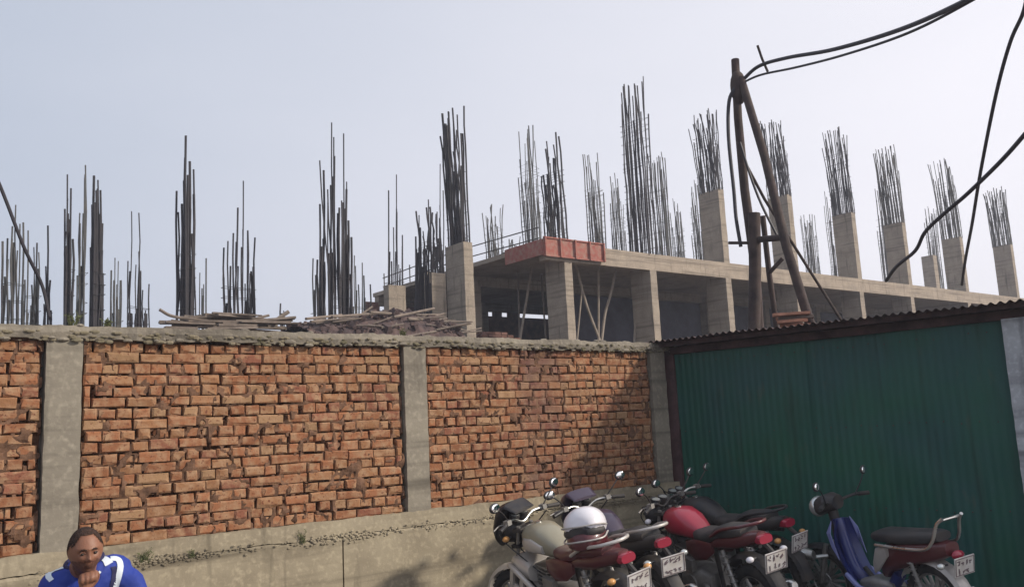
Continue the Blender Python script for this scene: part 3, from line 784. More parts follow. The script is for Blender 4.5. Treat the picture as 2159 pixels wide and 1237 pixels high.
for (pxs, pxe, ys_, ye) in ((645, 720, 672, 664), (700, 800, 668, 660), (780, 870, 658, 664), (830, 915, 668, 650), (655, 760, 678, 670), (860, 930, 672, 676)):
    A_ = Vector(bhit(pxs, ys_, -1.9)); B_ = Vector(bhit(pxe, ye, -1.2)); q = MB()
    q.tube([BO + D*v_.x - N*v_.y + Vector((0, 0, v_.z)) for v_ in (A_, B_)], .035, 6)
    lift(q, 'pole_offcut', M['wood'], label={645: 'short grey pole lying low at the left foot of the rubble heap', 700: 'long grey pole lying across the left half of the rubble heap', 780: 'grey pole lying just under the concrete stub', 830: 'grey pole tilting up towards the shaded grey column', 655: 'lowest grey pole in front of the rubble heap', 860: 'short level pole at the right foot of the rubble heap'}[pxs], cat='pole', group='poles thrown on the rubble heap')
heap(615, 935, [(615, 690), (660, 680), (710, 682), (760, 665), (800, 656), (850, 662), (900, 674), (935, 690)], 'reddish brown heap of broken bricks below the concrete stub behind the wall', M['rubble'])

# ------------------------------------------------------------ cable tripod and cables
TY = 12.2
def line(mb, pts, r, n=10, sub=0):
    P = [at(px, py, Y) for px, py, Y in pts]
    if sub: P = curve_pts(P, sub)
    mb.tube(P, r, n, cap=True); return P
tb = at(1600, 700, TY); tb.z = 1.0
tp = empty('cable_tripod', tb, 0, label='dark wooden tripod of poles carrying black cables, standing behind the green shed', cat='pole')
def tpart(name, pts, r, m='pole', n=10, sub=0):
    q = MB(); P = [at(*p) for p in pts]
    if sub: P = curve_pts(P, sub)
    if name in ('main_pole', 'short_post', 'leg'):
        dr = (P[-1]-P[-2]).normalized(); k = (P[-1].z-0.95)/max(.3, -dr.z); P.append(P[-1]+dr*k)
        if isinstance(r, list): r = r+[r[-1]]
    q.tube([p-tb for p in P], r, n); return q.build(name, M[m], tp, smooth=True)
tpart('main_pole', [(1550, 126, TY), (1556, 250, TY), (1570, 400, TY), (1592, 560, TY), (1600, 690, TY)], [.058, .060, .064, .068, .07])
tpart('leg', [(1562, 165, TY-.1), (1612, 330, TY-.5), (1658, 520, TY-.9), (1706, 675, TY-1.1)], [.055, .058, .06, .062])
tpart('leg', [(1564, 330, TY+.3), (1612, 420, TY+.6), (1650, 480, TY+.8)], [.022, .022, .022])
tpart('short_post', [(1590, 450, TY-.15), (1592, 560, TY-.15), (1590, 690, TY-.15)], [.085, .085, .085])
tpart('leg', [(1608, 455, TY+.2), (1622, 580, TY+.3), (1636, 680, TY+.4)], [.04, .04, .04])
tpart('brace', [(1536, 512, TY-.1), (1580, 512, TY-.1)], .022)
tpart('brace', [(1600, 505, TY-.2), (1655, 500, TY-.7)], .045)
tpart('brace', [(1650, 545, TY), (1622, 575, TY+.1)], .03)
tpart('brace', [(1597, 96, TY-.1), (1607, 125, TY-.05), (1619, 152, TY)], .018)
tpart('hanging_cable', [(1550, 185, TY-.1), (1537, 215, TY-.1), (1536, 290, TY-.1), (1547, 400, TY-.1), (1552, 460, TY-.1), (1562, 520, TY-.1)], .026, 'cable', 8, 5)
tpart('hanging_cable', [(1560, 300, TY-.12), (1582, 370, TY-.12), (1605, 430, TY-.12), (1640, 500, TY-.12)], .018, 'cable', 6, 4)
q = MB(); q.ball(at(1557, 185, TY-.05)-tb, (.12, .1, .26)); q.build('wrapped_joint', M['pole'], tp, smooth=True)
# block at the tripod's foot, on the shed roof
bk = at(1675, 688, 11.0)
o = empty('timber_stack', bk, R(-15), label='small stack of orange timber offcuts at the foot of the tripod', cat='timber')
for i in range(7):
    q = MB(); q.box((random.uniform(-.05, .05), random.uniform(-.1, .1), .02+.045*(i % 4)), (random.uniform(.25, .46), .12, .036), Matrix.Rotation(random.uniform(-.2, .2), 3, 'Z'), jit=.004)
    q.build('offcut', M['orange_wood'] if i != 2 else M['wood'], o)

# cables
def cable(pts, r, label, sub=8):
    q = MB(); line(q, pts, r, 7, sub); lift(q, 'overhead_cable', M['cable'], label=label, cat='cable', group='black overhead cables')
cable([(1563, 172, TY-.1), (1600, 140, TY-.3), (1660, 122, TY-.9), (1760, 104, TY-1.9), (1900, 62, TY-3.2), (2040, 0, TY-4.4), (2180, -80, TY-5.4)], 0.026, 'upper thick black cable of the pair sweeping up from the tripod to the right')
cable([(1563, 176, TY-.1), (1605, 158, TY-.3), (1680, 142, TY-.9), (1780, 116, TY-1.9), (1915, 70, TY-3.2), (2052, 0, TY-4.4), (2190, -85, TY-5.4)], 0.016, 'lower thin black cable of the pair sweeping up from the tripod to the right')
cable([(2170, -30, 8), (2157, 28, 8.2), (2130, 90, 8.5), (2100, 200, 9), (2068, 360, 10), (2050, 470, 11), (2036, 545, 12), (2028, 600, 13)], 0.020, 'steep black cable falling from the top right corner and crossing the lower one')
cable([(2200, 235, 7.5), (2159, 285, 8), (2110, 340, 8.4), (2040, 408, 9), (1985, 455, 9.5), (1950, 490, 10), (1930, 528, 10.4), (1890, 562, 11), (1868, 592, 11.5)], 0.022, 'sagging black cable from the right edge down to the roof slab')
cable([(-60, 260, 5.8), (0, 392, 6.0), (50, 520, 6.15), (88, 600, 6.3), (104, 668, 6.35)], 0.0125, 'slanting black cable at the left edge running down to the coping')
q = MB(); line(q, [(0, 385, 6.02), (14, 420, 6.06), (30, 466, 6.1), (52, 518, 6.14)], .007, 5, 4)

# ------------------------------------------------------------ motorcycles
def plate_at(parent, c, rx, rz, w=.24, h=.17):
    m = MB(); Mx = Matrix.Rotation(rz, 3, 'Z') @ Matrix.Rotation(rx, 3, 'Y')
    m.box(c, (.008, w, h), Mx); p = m.build('number_plate', M['plate'], parent)
    q = MB()
    # worn hand-painted characters, too blurred to read: short dark strokes in two rows
    for row, zz in ((0, .035), (1, -.04)):
        y = w/2-.035; k = 0
        while y > -w/2+.04:
            for s_ in range(random.choice((2, 3))):
                a = random.choice((0, 1.57, .6, -.6)); ln = random.uniform(.018, .036)
                q.box(Vector(c) + Mx @ Vector((-.006, y-random.uniform(0, .014), zz+random.uniform(-.014, .014))), (.003, ln, .0075), Mx @ Matrix.Rotation(a, 3, 'X'))
            y -= random.uniform(.034, .048)
    q.build('lettering', M['ink'], p)
    q = MB(); f_ = lambda a, b_: Vector(c) + Mx @ Vector((-.006, a, b_)); e1, e2 = w/2-.008, h/2-.008
    for a, b_ in ((f_(-e1, -e2), f_(e1, -e2)), (f_(e1, -e2), f_(e1, e2)), (f_(e1, e2), f_(-e1, e2)), (f_(-e1, e2), f_(-e1, -e2))): q.tube([a, b_], .003, 4)
    q.build('plate_border', M['ink'], p)
    return p
def wheel(parent, x, r, w, y=0, spokes=6):
    o = empty('wheel'); o.parent = parent; o.location = (x, y, r)
    q = MB(); q.torus((0, 0, 0), r-w, w, 'Y', 40, 10, squash=.9)
    for i in range(44):
        a = 2*math.pi*i/44; q.box((math.cos(a)*(r-.004), 0, math.sin(a)*(r-.004)), (.012, w*1.1, .02), Matrix.Rotation(-a, 3, 'Y'))
    q.build('tyre', M['tyre'], o, smooth=True)
    q = MB(); q.torus((0, 0, 0), r-2*w+.005, .012, 'Y', 36, 6, squash=2.2)
    for i in range(spokes):
        a = 2*math.pi*i/spokes; q.tube([(0, 0, 0), (math.cos(a)*(r-2*w), 0, math.sin(a)*(r-2*w))], [.022, .013], 6)
    q.tube([(0, -.07, 0), (0, .07, 0)], .035, 12); q.torus((0, .055, 0), .09, .006, 'Y', 24, 4)
    q.build('rim', M['alloy'], o, smooth=True)
def arc(c, r, a0, a1, n=10):
    return [(c[0]+r*math.cos(a0+(a1-a0)*i/n), c[1], c[2]+r*math.sin(a0+(a1-a0)*i/n)) for i in range(n+1)]
def fender(parent, x, r, wd, a0, a1, m, name):
    q = MB(); n = 12; vs = []; rr = r+.045
    for i in range(n+1):
        a = a0+(a1-a0)*i/n
        for k, (yy, dr) in enumerate(((-wd, -.03), (-wd*.7, 0), (0, .012), (wd*.7, 0), (wd, -.03), (wd*.6, -.012), (0, -.002), (-wd*.6, -.012))):
            vs.append((x+(rr+dr)*math.cos(a), yy, r+(rr+dr)*math.sin(a)))
    fs = [(i*8+k, i*8+(k+1) % 8, (i+1)*8+(k+1) % 8, (i+1)*8+k) for i in range(n) for k in range(8)] + [tuple(range(8)), tuple(n*8+k for k in range(8))]
    q.add(vs, fs); return q.build(name, m, parent, smooth=True)
def mirror(parent, base, tip, w=.055, h=.038, stalk='black', face=None, size=1.0):
    o = MB(); o.tube(curve_pts([base, (Vector(base)+Vector(tip))/2 + Vector((-.02, .01*math.copysign(1, tip[1]), .02)), tip], 4), .006, 6)
    o.ball(tip, (.018*size, w*size, h*size), 14, 8); ob = o.build('mirror', M[stalk], parent, smooth=True)
    g_ = MB(); t = Vector(tip) + Vector((-.014*size, 0, .0)); 
    g_.ball(t, (.008, w*.86*size, h*.84*size), 14, 6); g_.build('mirror_glass', M['mirror'] if face is None else M[face], ob, smooth=True)
    return ob
def signal(parent, p, m='amber', s=1.0):
    q = MB(); d_ = math.copysign(1, p[1]); q.tube([(p[0], p[1]-.07*d_, p[2]), p], .008, 6); o = q.build('turn_signal', M['black'], parent)
    q = MB(); q.ball(p, (.028*s, .034*s, .024*s), 12, 8); q.build('lens', M[m], o, smooth=True)
def bike(label, hx, plate, z_off=0, lean=-10, tank='red', side=None, seat='seat', fender_m='black', gauge='black', mirrors=True, bar='chrome', rail='silver', head=True, tailm='tail', cat='motorcycle', fairing=None, guard=False, steer=12, visor=False, sig='amber', tank_panel=None):
    """hx, plate: ground positions of the handlebar and of the number plate; local x points forward"""
    h = Vector((hx[0]-plate[0], hx[1]-plate[1])).normalized()
    org = Vector((plate[0], plate[1])) + h*0.92
    o = empty('motorcycle', (org.x, org.y, 0), math.atan2(h.y, h.x), R(lean), label, cat, 'motorcycles parked in the corner')
    side = side or tank
    fr = empty('front_assembly'); fr.parent = o; fr.location = (.50, 0, 0); fr.rotation_euler = (0, 0, R(steer))
    # the steered front: wheel, fork, lamp, bars (parts keep to one level by sitting on the thing itself)
    T = Matrix.Translation((.42, 0, 0)) @ Matrix.Rotation(R(steer), 4, 'Z') @ Matrix.Translation((-.42, 0, 0))
    bpy.data.objects.remove(fr)
    made = set(C.objects)
    wheel(o, .66, .30, .045)
    fender(o, .66, .30, .055, R(15), R(160), M[fender_m], 'front_fender')
    for s_ in (-1, 1):
        q = MB(); q.tube([(.66, .085*s_, .30), (.56, .085*s_, .58)], .026, 10); q.tube([(.56, .085*s_, .56), (.43, .085*s_, .98)], .017, 10); q.build('fork_leg', M['alloy'], o, smooth=True)
    q = MB(); q.box((.44, 0, .95), (.09, .22, .03)); q.box((.49, 0, .82), (.08, .22, .03)); q.build('triple_clamp', M['black'], o)
    q = MB(); q.tube(curve_pts([(.36, .38, 1.03), (.39, .27, 1.045), (.43, .13, 1.05), (.44, 0, 1.0), (.43, -.13, 1.05), (.39, -.27, 1.045), (.36, -.38, 1.03)], 4), .011, 8)
    hb = q.build('handlebar', M[bar], o, smooth=True)
    for s_ in (-1, 1):
        q = MB(); q.tube([(.352, .40*s_, 1.028), (.385, .28*s_, 1.045)], .018, 10); q.build('grip', M['black'], hb, smooth=True)
        q = MB(); q.tube(curve_pts([(.41, .25*s_, 1.045), (.45, .29*s_, 1.045), (.43, .39*s_, 1.03)], 3), .006, 6); q.box((.40, .24*s_, 1.055), (.05, .05, .04)); q.build('lever', M['alloy'], hb)
    if gauge:
        for s_ in (-1, 1):
            q = MB(); q.tube([(.50, .055*s_, 1.02), (.47, .055*s_, 1.075)], [.04, .046], 16); gg = q.build('gauge', M[gauge], o, smooth=True)
            q = MB(); q.tube([(.4695, .055*s_, 1.076), (.4685, .055*s_, 1.079)], .038, 16); q.build('dial', M['glass'], gg)
    if head:
        q = MB(); q.loft([(.46, 0, .93, .05, .05), (.50, 0, .93, .09, .09), (.57, 0, .93, .10, .10), (.60, 0, .93, .098, .098)], 18, 2.2)
        hl = q.build('headlight', M['black'], o, smooth=True)
        q = MB(); q.ball((.60, 0, .93), (.03, .088, .088), 18, 8); q.build('lens', M['glass'], hl, smooth=True)
    if visor:
        q = MB(); q.loft([(.40, 0, 1.10, .13, .012), (.50, 0, 1.15, .15, .03), (.60, 0, 1.06, .16, .10), (.68, 0, .94, .13, .12), (.70, 0, .88, .08, .08)], 18, 2.4)
        q.build('windscreen_cowl', M[visor], o, smooth=True)
    if mirrors:
        for s_ in (-1, 1): mirror(o, (.40, .22*s_, 1.05), (.36, .40*s_, 1.22), size=1.1)
    for s_ in (-1, 1): signal(o, (.52, .17*s_, .90), sig)
    for ob in list(C.objects):
        if ob not in made and ob.parent == o: ob.matrix_basis = T @ ob.matrix_basis
    # tank, seat, tail
    q = MB(); q.loft([(.40, 0, .86, .045, .05), (.36, 0, .87, .10, .09), (.28, 0, .885, .145, .118), (.16, 0, .885, .155, .122), (.04, 0, .86, .135, .105), (-.06, 0, .82, .10, .075), (-.12, 0, .79, .07, .05)], 22, 2.6)
    tk = q.build('fuel_tank', M[tank], o, smooth=True)
    q = MB(); q.tube([(.22, 0, 1.0), (.22, 0, 1.015)], .032, 16); q.build('filler_cap', M['chrome'], tk, smooth=True)
    if tank_panel:
        for s_ in (-1, 1):
            q = MB(); q.loft([(.34, .10*s_, .85, .02, .03), (.26, .135*s_, .86, .026, .055), (.14, .148*s_, .86, .026, .055), (.02, .130*s_, .83, .022, .03)], 14, 2.4); q.build('tank_panel', M[tank_panel], tk, smooth=True)
    q = MB(); q.loft([(-.02, 0, .80, .07, .035), (-.10, 0, .80, .12, .05), (-.24, 0, .795, .145, .055), (-.36, 0, .82, .14, .055), (-.42, 0, .85, .135, .055), (-.60, 0, .865, .125, .05), (-.70, 0, .865, .09, .035)], 20, 3)
    q.build('seat', M[seat], o, smooth=True)
    for s_ in (-1, 1):
        q = MB(); q.loft([(.02, .12*s_, .70, .012, .05), (-.10, .135*s_, .69, .02, .09), (-.25, .135*s_, .70, .02, .08), (-.34, .12*s_, .72, .012, .04)], 14, 3); q.build('side_panel', M[side], o, smooth=True)
    q = MB(); q.loft([(-.26, 0, .74, .11, .03), (-.40, 0, .77, .135, .055), (-.60, 0, .79, .12, .06), (-.76, 0, .82, .085, .05), (-.84, 0, .84, .05, .035)], 18, 3); q.build('tail_cowl', M[side], o, smooth=True)
    q = MB(); q.loft([(-.80, 0, .81, .05, .03), (-.86, 0, .82, .075, .04), (-.89, 0, .82, .065, .032)], 14, 3); q.build('tail_light', M[tailm], o, smooth=True)
    q = MB(); q.tube(curve_pts([(-.38, .15, .83), (-.55, .155, .90), (-.76, .13, .935), (-.84, 0, .945), (-.76, -.13, .935), (-.55, -.155, .90), (-.38, -.15, .83)], 5), .013, 8); q.build('grab_rail', M[rail], o, smooth=True)
    wheel(o, -.63, .30, .052)
    fender(o, -.63, .32, .075, R(35), R(178), M['black'], 'rear_fender')
    plate_at(o, (-.955, 0, .66), R(-14), 0, .215, .155)
    q = MB(); q.tube([(-.84, 0, .80), (-.94, 0, .72)], .02, 6); q.build('plate_bracket', M['black'], o)
    for s_ in (-1, 1): signal(o, (-.86, .17*s_, .70), sig)
    # engine, frame, exhaust
    q = MB(); q.loft([(-.18, 0, .38, .10, .09), (-.08, 0, .40, .15, .13), (.10, 0, .40, .15, .13), (.22, 0, .38, .11, .09)], 16, 3); q.build('engine', M['alloy'], o, smooth=True)
    q = MB()
    for k in range(7): q.box((.17, 0, .48+.032*k), (.15, .20, .012), Matrix.Rotation(R(-12), 3, 'Y'))
    q.tube([(.15, 0, .45), (.12, 0, .72)], .05, 10); q.build('cylinder_fins', M['alloy'], o)
    q = MB(); q.tube([(.42, 0, .88), (.36, 0, .60), (.26, 0, .30), (.0, 0, .24), (-.22, 0, .32), (-.20, 0, .72)], .02, 8)
    q.tube([(.40, 0, .90), (-.05, 0, .74), (-.80, 0, .76)], .022, 8)
    for s_ in (-1, 1): q.tube([(-.20, .05*s_, .34), (-.63, .09*s_, .30)], .018, 8)
    q.build('frame', M['black'], o, smooth=True)
    for s_ in (-1, 1):
        q = MB(); q.tube([(-.58, .125*s_, .32), (-.46, .12*s_, .72)], .018, 8)
        for k in range(7): q.torus(Vector((-.565, .125*s_, .38)).lerp(Vector((-.475, .12*s_, .68)), k/6), .03, .006, 'Z', 14, 5)
        q.build('shock_absorber', M['alloy'], o, smooth=True)
    q = MB(); q.tube(curve_pts([(.25, -.06, .55), (.36, -.08, .40), (.26, -.12, .24), (0, -.15, .22), (-.25, -.17, .26)], 4), .019, 8); q.tube([(-.22, -.17, .26), (-.30, -.175, .28), (-.85, -.19, .40), (-.88, -.19, .405)], [.02, .045, .05, .03], 12)
    q.build('exhaust', M['chrome'], o, smooth=True)
    q = MB(); q.box((-.35, .095, .32), (.62, .03, .09)); q.build('chain_case', M['black'], o)
    for (a_, b_, c_) in (((.43, .20, 1.04), (.60, .13, .98), (.42, .06, .74)), ((.43, -.20, 1.04), (.58, -.14, 1.0), (.40, -.07, .72)), ((.42, .24, 1.03), (.52, .20, .90), (.20, .09, .62)), ((.44, .10, 1.05), (.62, .04, 1.05), (.46, -.03, .86)), ((.42, -.23, 1.03), (.62, -.12, .80), (.63, -.09, .45))):
        q = MB(); q.tube(curve_pts([a_, b_, c_], 5), .0055, 5); q.build('control_cable', M['black'], o, smooth=True)
    q = MB(); q.box((.02, .135, .56), (.13, .05, .10), Matrix.Rotation(R(-12), 3, 'Y')); q.tube([(.02, .13, .40), (.02, .165, .40)], .075, 18); q.tube([(-.14, .12, .36), (-.14, .155, .36)], .05, 16); q.build('engine_covers', M['alloy'], o)
    q = MB(); q.tube(curve_pts([(-.05, .16, .30), (.10, .19, .20), (.20, .19, .24)], 4), .008, 6); q.build('gear_lever', M['chrome'], o)
    q = MB(); q.tube([(.02, .06, .28), (-.02, .24, .02), (-.06, .27, .015)], .012, 6); q.build('side_stand', M['black'], o)
    for s_ in (-1, 1):
        q = MB(); q.tube([(-.02, .1*s_, .30), (-.02, .28*s_, .30)], .017, 8); q.build('foot_peg', M['tyre'], o)
    if guard:   # slotted silver guard along the near side
        q = MB(); y = .21
        q.tube(curve_pts([(.52, y-.03, .68), (.40, y, .66), (.0, y+.01, .46), (-.34, y, .30), (-.38, y, .27)], 5), .022, 8)
        q.tube(curve_pts([(.50, y-.03, .52), (.38, y, .50), (.0, y+.01, .32), (-.30, y, .19), (-.38, y, .22)], 5), .022, 8)
        for k in range(7):
            t = k/6; xx = .46-.78*t; q.box((xx, y+.002, .575-.335*t), (.045, .02, .16), Matrix.Rotation(R(-24), 3, 'Y'))
        q.build('side_guard', M['silver'], o, smooth=True)
        q = MB(); q.loft([(.62, .0, .60, .04, .05), (.52, .0, .66, .16, .09), (.38, 0, .66, .19, .10), (.26, 0, .62, .17, .08)], 16, 3); q.build('lower_cowl', M['silver'], o, smooth=True)
    return o
def P2(px, py, z):     # ground position of a photo pixel whose height above the ground is known
    v = ray(px, py); k = (z-EYE)/v.z; return (v.x*k, v.y*k)
def PY(px, Y):
    v = ray(px, 1100); return (v.x/v.y*Y, Y)

b1 = bike('silver and cream motorcycle nearest the open brick wall, with a slotted silver side guard', PY(1222, 7.2), PY(1362, 6.5), tank='cream', side='maroon', seat='maroon', guard=True, visor='black', lean=-11, steer=18, tank_panel='silver', fender_m='silver')
b2 = bike('dark purple motorcycle with a black windscreen cowl, second from the brick wall side', PY(1298, 8.1), PY(1432, 7.1), tank='purple', side='black', visor='purple', lean=-9, steer=8, sig='glass')
b3 = bike('red motorcycle with a glossy red tank and black seat, in the middle of the row', PY(1484, 7.95), PY(1645, 7.05), tank='red', side='maroon', lean=-9, steer=20, rail='maroon', sig='white', bar='black', head=True)
b4 = bike('black motorcycle half hidden behind the red one, close to the green sheet', PY(1500, 8.9), PY(1690, 8.0), tank='black', side='black', lean=-8, steer=5, rail='black', fender_m='black')

# ------------------------------------------------------------ moped
def moped(hx, plate):
    h = Vector((hx[0]-plate[0], hx[1]-plate[1])).normalized(); org = Vector(plate) + h*0.86
    o = empty('moped', (org.x, org.y, 0), math.atan2(h.y, h.x), R(-7), 'blue step-through moped with a chrome grab rail, at the right end of the row', 'moped', 'motorcycles parked in the corner')
    made = set(C.objects); T = Matrix.Translation((.42, 0, 0)) @ Matrix.Rotation(R(14), 4, 'Z') @ Matrix.Translation((-.42, 0, 0))
    wheel(o, .62, .28, .036, spokes=18)
    fender(o, .62, .28, .06, R(10), R(150), M['black'], 'front_fender')
    for s_ in (-1, 1):
        q = MB(); q.tube([(.62, .07*s_, .28), (.50, .07*s_, .62)], .022, 8); q.build('fork_leg', M['alloy'], o, smooth=True)
    q = MB(); q.tube(curve_pts([(.28, .34, .99), (.33, .22, 1.0), (.40, 0, .97), (.33, -.22, 1.0), (.28, -.34, .99)], 4), .014, 8); hb = q.build('handlebar', M['black'], o, smooth=True)
    for s_ in (-1, 1):
        q = MB(); q.tube([(.27, .37*s_, .987), (.31, .27*s_, .997)], .019, 8); q.build('grip', M['tyre'], hb, smooth=True)
    q = MB(); q.loft([(.34, 0, .98, .08, .06), (.42, 0, .98, .13, .08), (.50, 0, .95, .12, .085), (.55, 0, .94, .09, .07)], 18, 2.4); cw = q.build('headlight_cowl', M['black'], o, smooth=True)
    q = MB(); q.ball((.545, 0, .94), (.075, .11, .092), 18, 10); q.build('headlight', M['glass'], cw, smooth=True)
    mirror(o, (.31, .22, 1.0), (.27, .36, 1.18), .05, .04); mirror(o, (.31, -.22, 1.0), (.25, -.33, 1.20), .05, .04)
    q = MB(); q.loft([(.56, .19, .55, .03, .04), (.68, .20, .56, .075, .065), (.80, .20, .56, .105, .09), (.83, .20, .56, .085, .075)], 16, 2.2)
    q.tube([(.50, .07, .52), (.66, .17, .51)], .018, 8); q.build('fog_lamp', M['chrome'], o, smooth=True)
    for ob in list(C.objects):
        if ob not in made and ob.parent == o: ob.matrix_basis = T @ ob.matrix_basis
    q = MB(); q.tube([(.42, 0, .95), (.40, 0, .80), (.40, 0, .60), (.52, 0, .48)], .045, 12); q.build('steering_column', M['black'], o, smooth=True)
    # leg shield, spine and floor
    q = MB(); n = 10; vs = []
    for i in range(n+1):
        t = i/n; zz = .84-.50*t; xx = .385 + .03*math.sin(t*3.1) - .14*t*t; hw = .045+.105*math.sin(min(1, t*1.5+.12)*1.57) - .03*t
        for k in range(7):
            u = k/3-1; vs.append((xx - .07*u*u, hw*u, zz)); 
    m1 = len(vs); vs += [(a[0]-.022, a[1]*.97, a[2]) for a in vs]
    fs = [(i*7+k, i*7+k+1, (i+1)*7+k+1, (i+1)*7+k) for i in range(n) for k in range(6)]
    fs += [tuple(m1+j for j in f[::-1]) for f in fs]
    rim = [i*7 for i in range(n+1)] + [n*7+k for k in range(1, 7)] + [i*7+6 for i in range(n-1, -1, -1)] + [k for k in range(5, 0, -1)]
    fs += [(rim[i], rim[(i+1) % len(rim)], m1+rim[(i+1) % len(rim)], m1+rim[i]) for i in range(len(rim))]
    q.add(vs, fs)
    ls = q.build('leg_shield', M['blue'], o, smooth=True)
    q = MB(); q.tube(curve_pts([(.37, .0, .84), (.33, 0, .62), (.25, 0, .40), (.08, 0, .31), (-.12, 0, .32), (-.24, 0, .44)], 5), [.05]*26, 12)
    q.build('spine_cover', M['blue'], o, smooth=True)
    for s_ in (-1, 1):
        q = MB(); q.add([(.335, .100*s_, .84), (.315, .152*s_, .74), (.265, .150*s_, .52), (.325, .155*s_, .62), (.375, .14*s_, .74)], [(0, 1, 2, 3, 4)] if s_ > 0 else [(4, 3, 2, 1, 0)])
        q.v += [Vector((p.x, p.y+.006*s_, p.z)) for p in q.v[:5]]; q.f += [[5, 6, 7, 8, 9], [0, 1, 6, 5], [1, 2, 7, 6], [2, 3, 8, 7], [3, 4, 9, 8], [4, 0, 5, 9]]; q.m += [0]*6; q.c += [(.5, .5, .5, 1)]*5
        q.build('decal_panel', M['paleblue'], ls)
        q = MB(); q.tube(curve_pts([(.24, .13*s_, .40), (.08, .15*s_, .31), (-.10, .15*s_, .31), (-.20, .14*s_, .34)], 5), .022, 8); q.build('floor_trim', M['paleblue'], o, smooth=True)
    q = MB(); q.loft([(-.14, 0, .50, .09, .10), (-.22, 0, .58, .13, .12), (-.45, 0, .64, .14, .10), (-.70, 0, .68, .11, .08), (-.82, 0, .70, .07, .05)], 18, 3); q.build('body_panel', M['maroon'], o, smooth=True)
    for s_ in (-1, 1):
        q = MB(); q.loft([(-.10, .12*s_, .50, .01, .05), (-.18, .145*s_, .58, .016, .09), (-.30, .145*s_, .66, .016, .05)], 12, 2.6); q.build('side_flash', M['silver'], o, smooth=True)
    q = MB(); q.loft([(-.08, 0, .74, .08, .03), (-.16, 0, .75, .13, .05), (-.40, 0, .755, .14, .055), (-.68, 0, .78, .12, .05), (-.76, 0, .79, .08, .035)], 18, 3); q.build('seat', M['seat'], o, smooth=True)
    for s_ in (-1, 1):
        q = MB(); q.tube(curve_pts([(-.20, .16*s_, .70), (-.50, .165*s_, .70), (-.70, .155*s_, .715), (-.78, .14*s_, .78), (-.83, .12*s_, .90), (-.88, .10*s_, .95)], 5), .013, 8); q.build('grab_rail', M['chrome'], o, smooth=True)
    q = MB(); q.tube([(-.85, -.10, .93), (-.85, .10, .93)], .012, 8); q.build('rail_crossbar', M['chrome'], o)
    wheel(o, -.58, .28, .04, spokes=18)
    fender(o, -.58, .28, .07, R(30), R(185), M['silver'], 'rear_fender')
    q = MB(); q.ball((-.86, 0, .66), (.03, .06, .035), 12, 8); q.build('tail_light', M['tail'], o, smooth=True)
    plate_at(o, (-.90, 0, .585), R(-12), 0, .20, .14)
    q = MB(); q.ball((-.93, 0, .40), (.02, .035, .035), 12, 8); q.build('reflector', M['white'], o, smooth=True)
    for s_ in (-1, 1): signal(o, (-.82, .15*s_, .60), 'glass')
    q = MB(); q.loft([(-.20, 0, .30, .08, .07), (0, 0, .31, .11, .09), (.16, 0, .30, .08, .06)], 14, 3); q.build('engine', M['alloy'], o, smooth=True)
    q = MB(); q.tube([(.15, 0, .44), (0, 0, .30), (-.30, 0, .32), (-.58, .07, .28)], .02, 8); q.tube([(-.30, 0, .5), (-.75, 0, .66)], .02, 8); q.build('frame', M['black'], o)
    q = MB(); q.tube([(.1, -.1, .22), (-.3, -.14, .22), (-.8, -.16, .32)], [.018, .036, .04], 10); q.build('exhaust', M['chrome'], o, smooth=True)
    q = MB(); q.box((.02, .16, .25), (.24, .09, .022)); q.build('foot_board', M['alloy'], o)
    q = MB(); q.tube([(-.05, .05, .28), (-.08, .22, .02)], .012, 6); q.build('side_stand', M['black'], o)
    for s_ in (-1, 1):
        q = MB(); q.tube([(-.56, .1*s_, .30), (-.48, .11*s_, .62)], .016, 8)
        for k in range(6): q.torus(Vector((-.55, .1*s_, .36)).lerp(Vector((-.49, .11*s_, .58)), k/5), .026, .005, 'Z', 12, 5)
        q.build('shock_absorber', M['alloy'], o, smooth=True)
    return o
moped(PY(1812, 7.85), PY(2028, 6.85))

# ------------------------------------------------------------ helmet resting on the seat of the first motorcycle
bpy.context.view_layer.update()
hp = b1.matrix_world @ Vector((-.50, .045, .985))
_q = CM.transposed() @ (hp-Vector((0, 0, EYE))); print('HELMET px', IW/2+F*_q.x/-_q.z, IH/2-F*_q.y/-_q.z)
hm = empty('helmet', hp, R(-112), R(8), 'full-face helmet, white above and dark red below, lying on a motorcycle seat', 'helmet')
hm.scale = (1.12, 1.12, 1.12)
q = MB(); q.loft([(-.150, 0, .03, .02, .02), (-.142, 0, .03, .07, .06), (-.115, 0, .04, .11, .095), (-.06, 0, .05, .135, .118), (0, 0, .05, .14, .122), (.06, 0, .05, .132, .112), (.10, 0, .045, .11, .09), (.125, 0, .04, .08, .06)], 26, 2.1)
for p in q.v:
    pass
q.v = [Vector((p.x, p.y, max(p.z, -.0))) for p in q.v]
q.build('shell', M['white'], hm, smooth=True)
q = MB(); q.loft([(-.12, 0, -.03, .09, .05), (-.06, 0, -.035, .125, .07), (.02, 0, -.035, .132, .075), (.10, 0, -.04, .11, .065), (.145, 0, -.045, .07, .05), (.155, 0, -.045, .04, .03)], 24, 2.4); q.build('lower_shell', M['maroon'], hm, smooth=True)
q = MB(); q.loft([(.02, 0, .012, .143, .050), (.07, 0, .012, .136, .050), (.115, 0, .012, .105, .045), (.142, 0, .012, .06, .035)], 24, 2.2); q.build('visor', M['black'], hm, smooth=True)
q = MB(); q.tube(curve_pts([(-.03, .142, .035), (.07, .141, .05), (.125, .10, .055), (.152, 0, .055), (.125, -.10, .055), (.07, -.141, .05), (-.03, -.142, .035)], 5), .006, 6); q.tube(curve_pts([(-.03, .142, -.01), (.07, .141, -.035), (.13, .10, -.04), (.158, 0, -.04), (.13, -.10, -.04), (.07, -.141, -.035), (-.03, -.142, -.01)], 5), .006, 6)
q.build('visor_trim', M['silver'], hm, smooth=True)

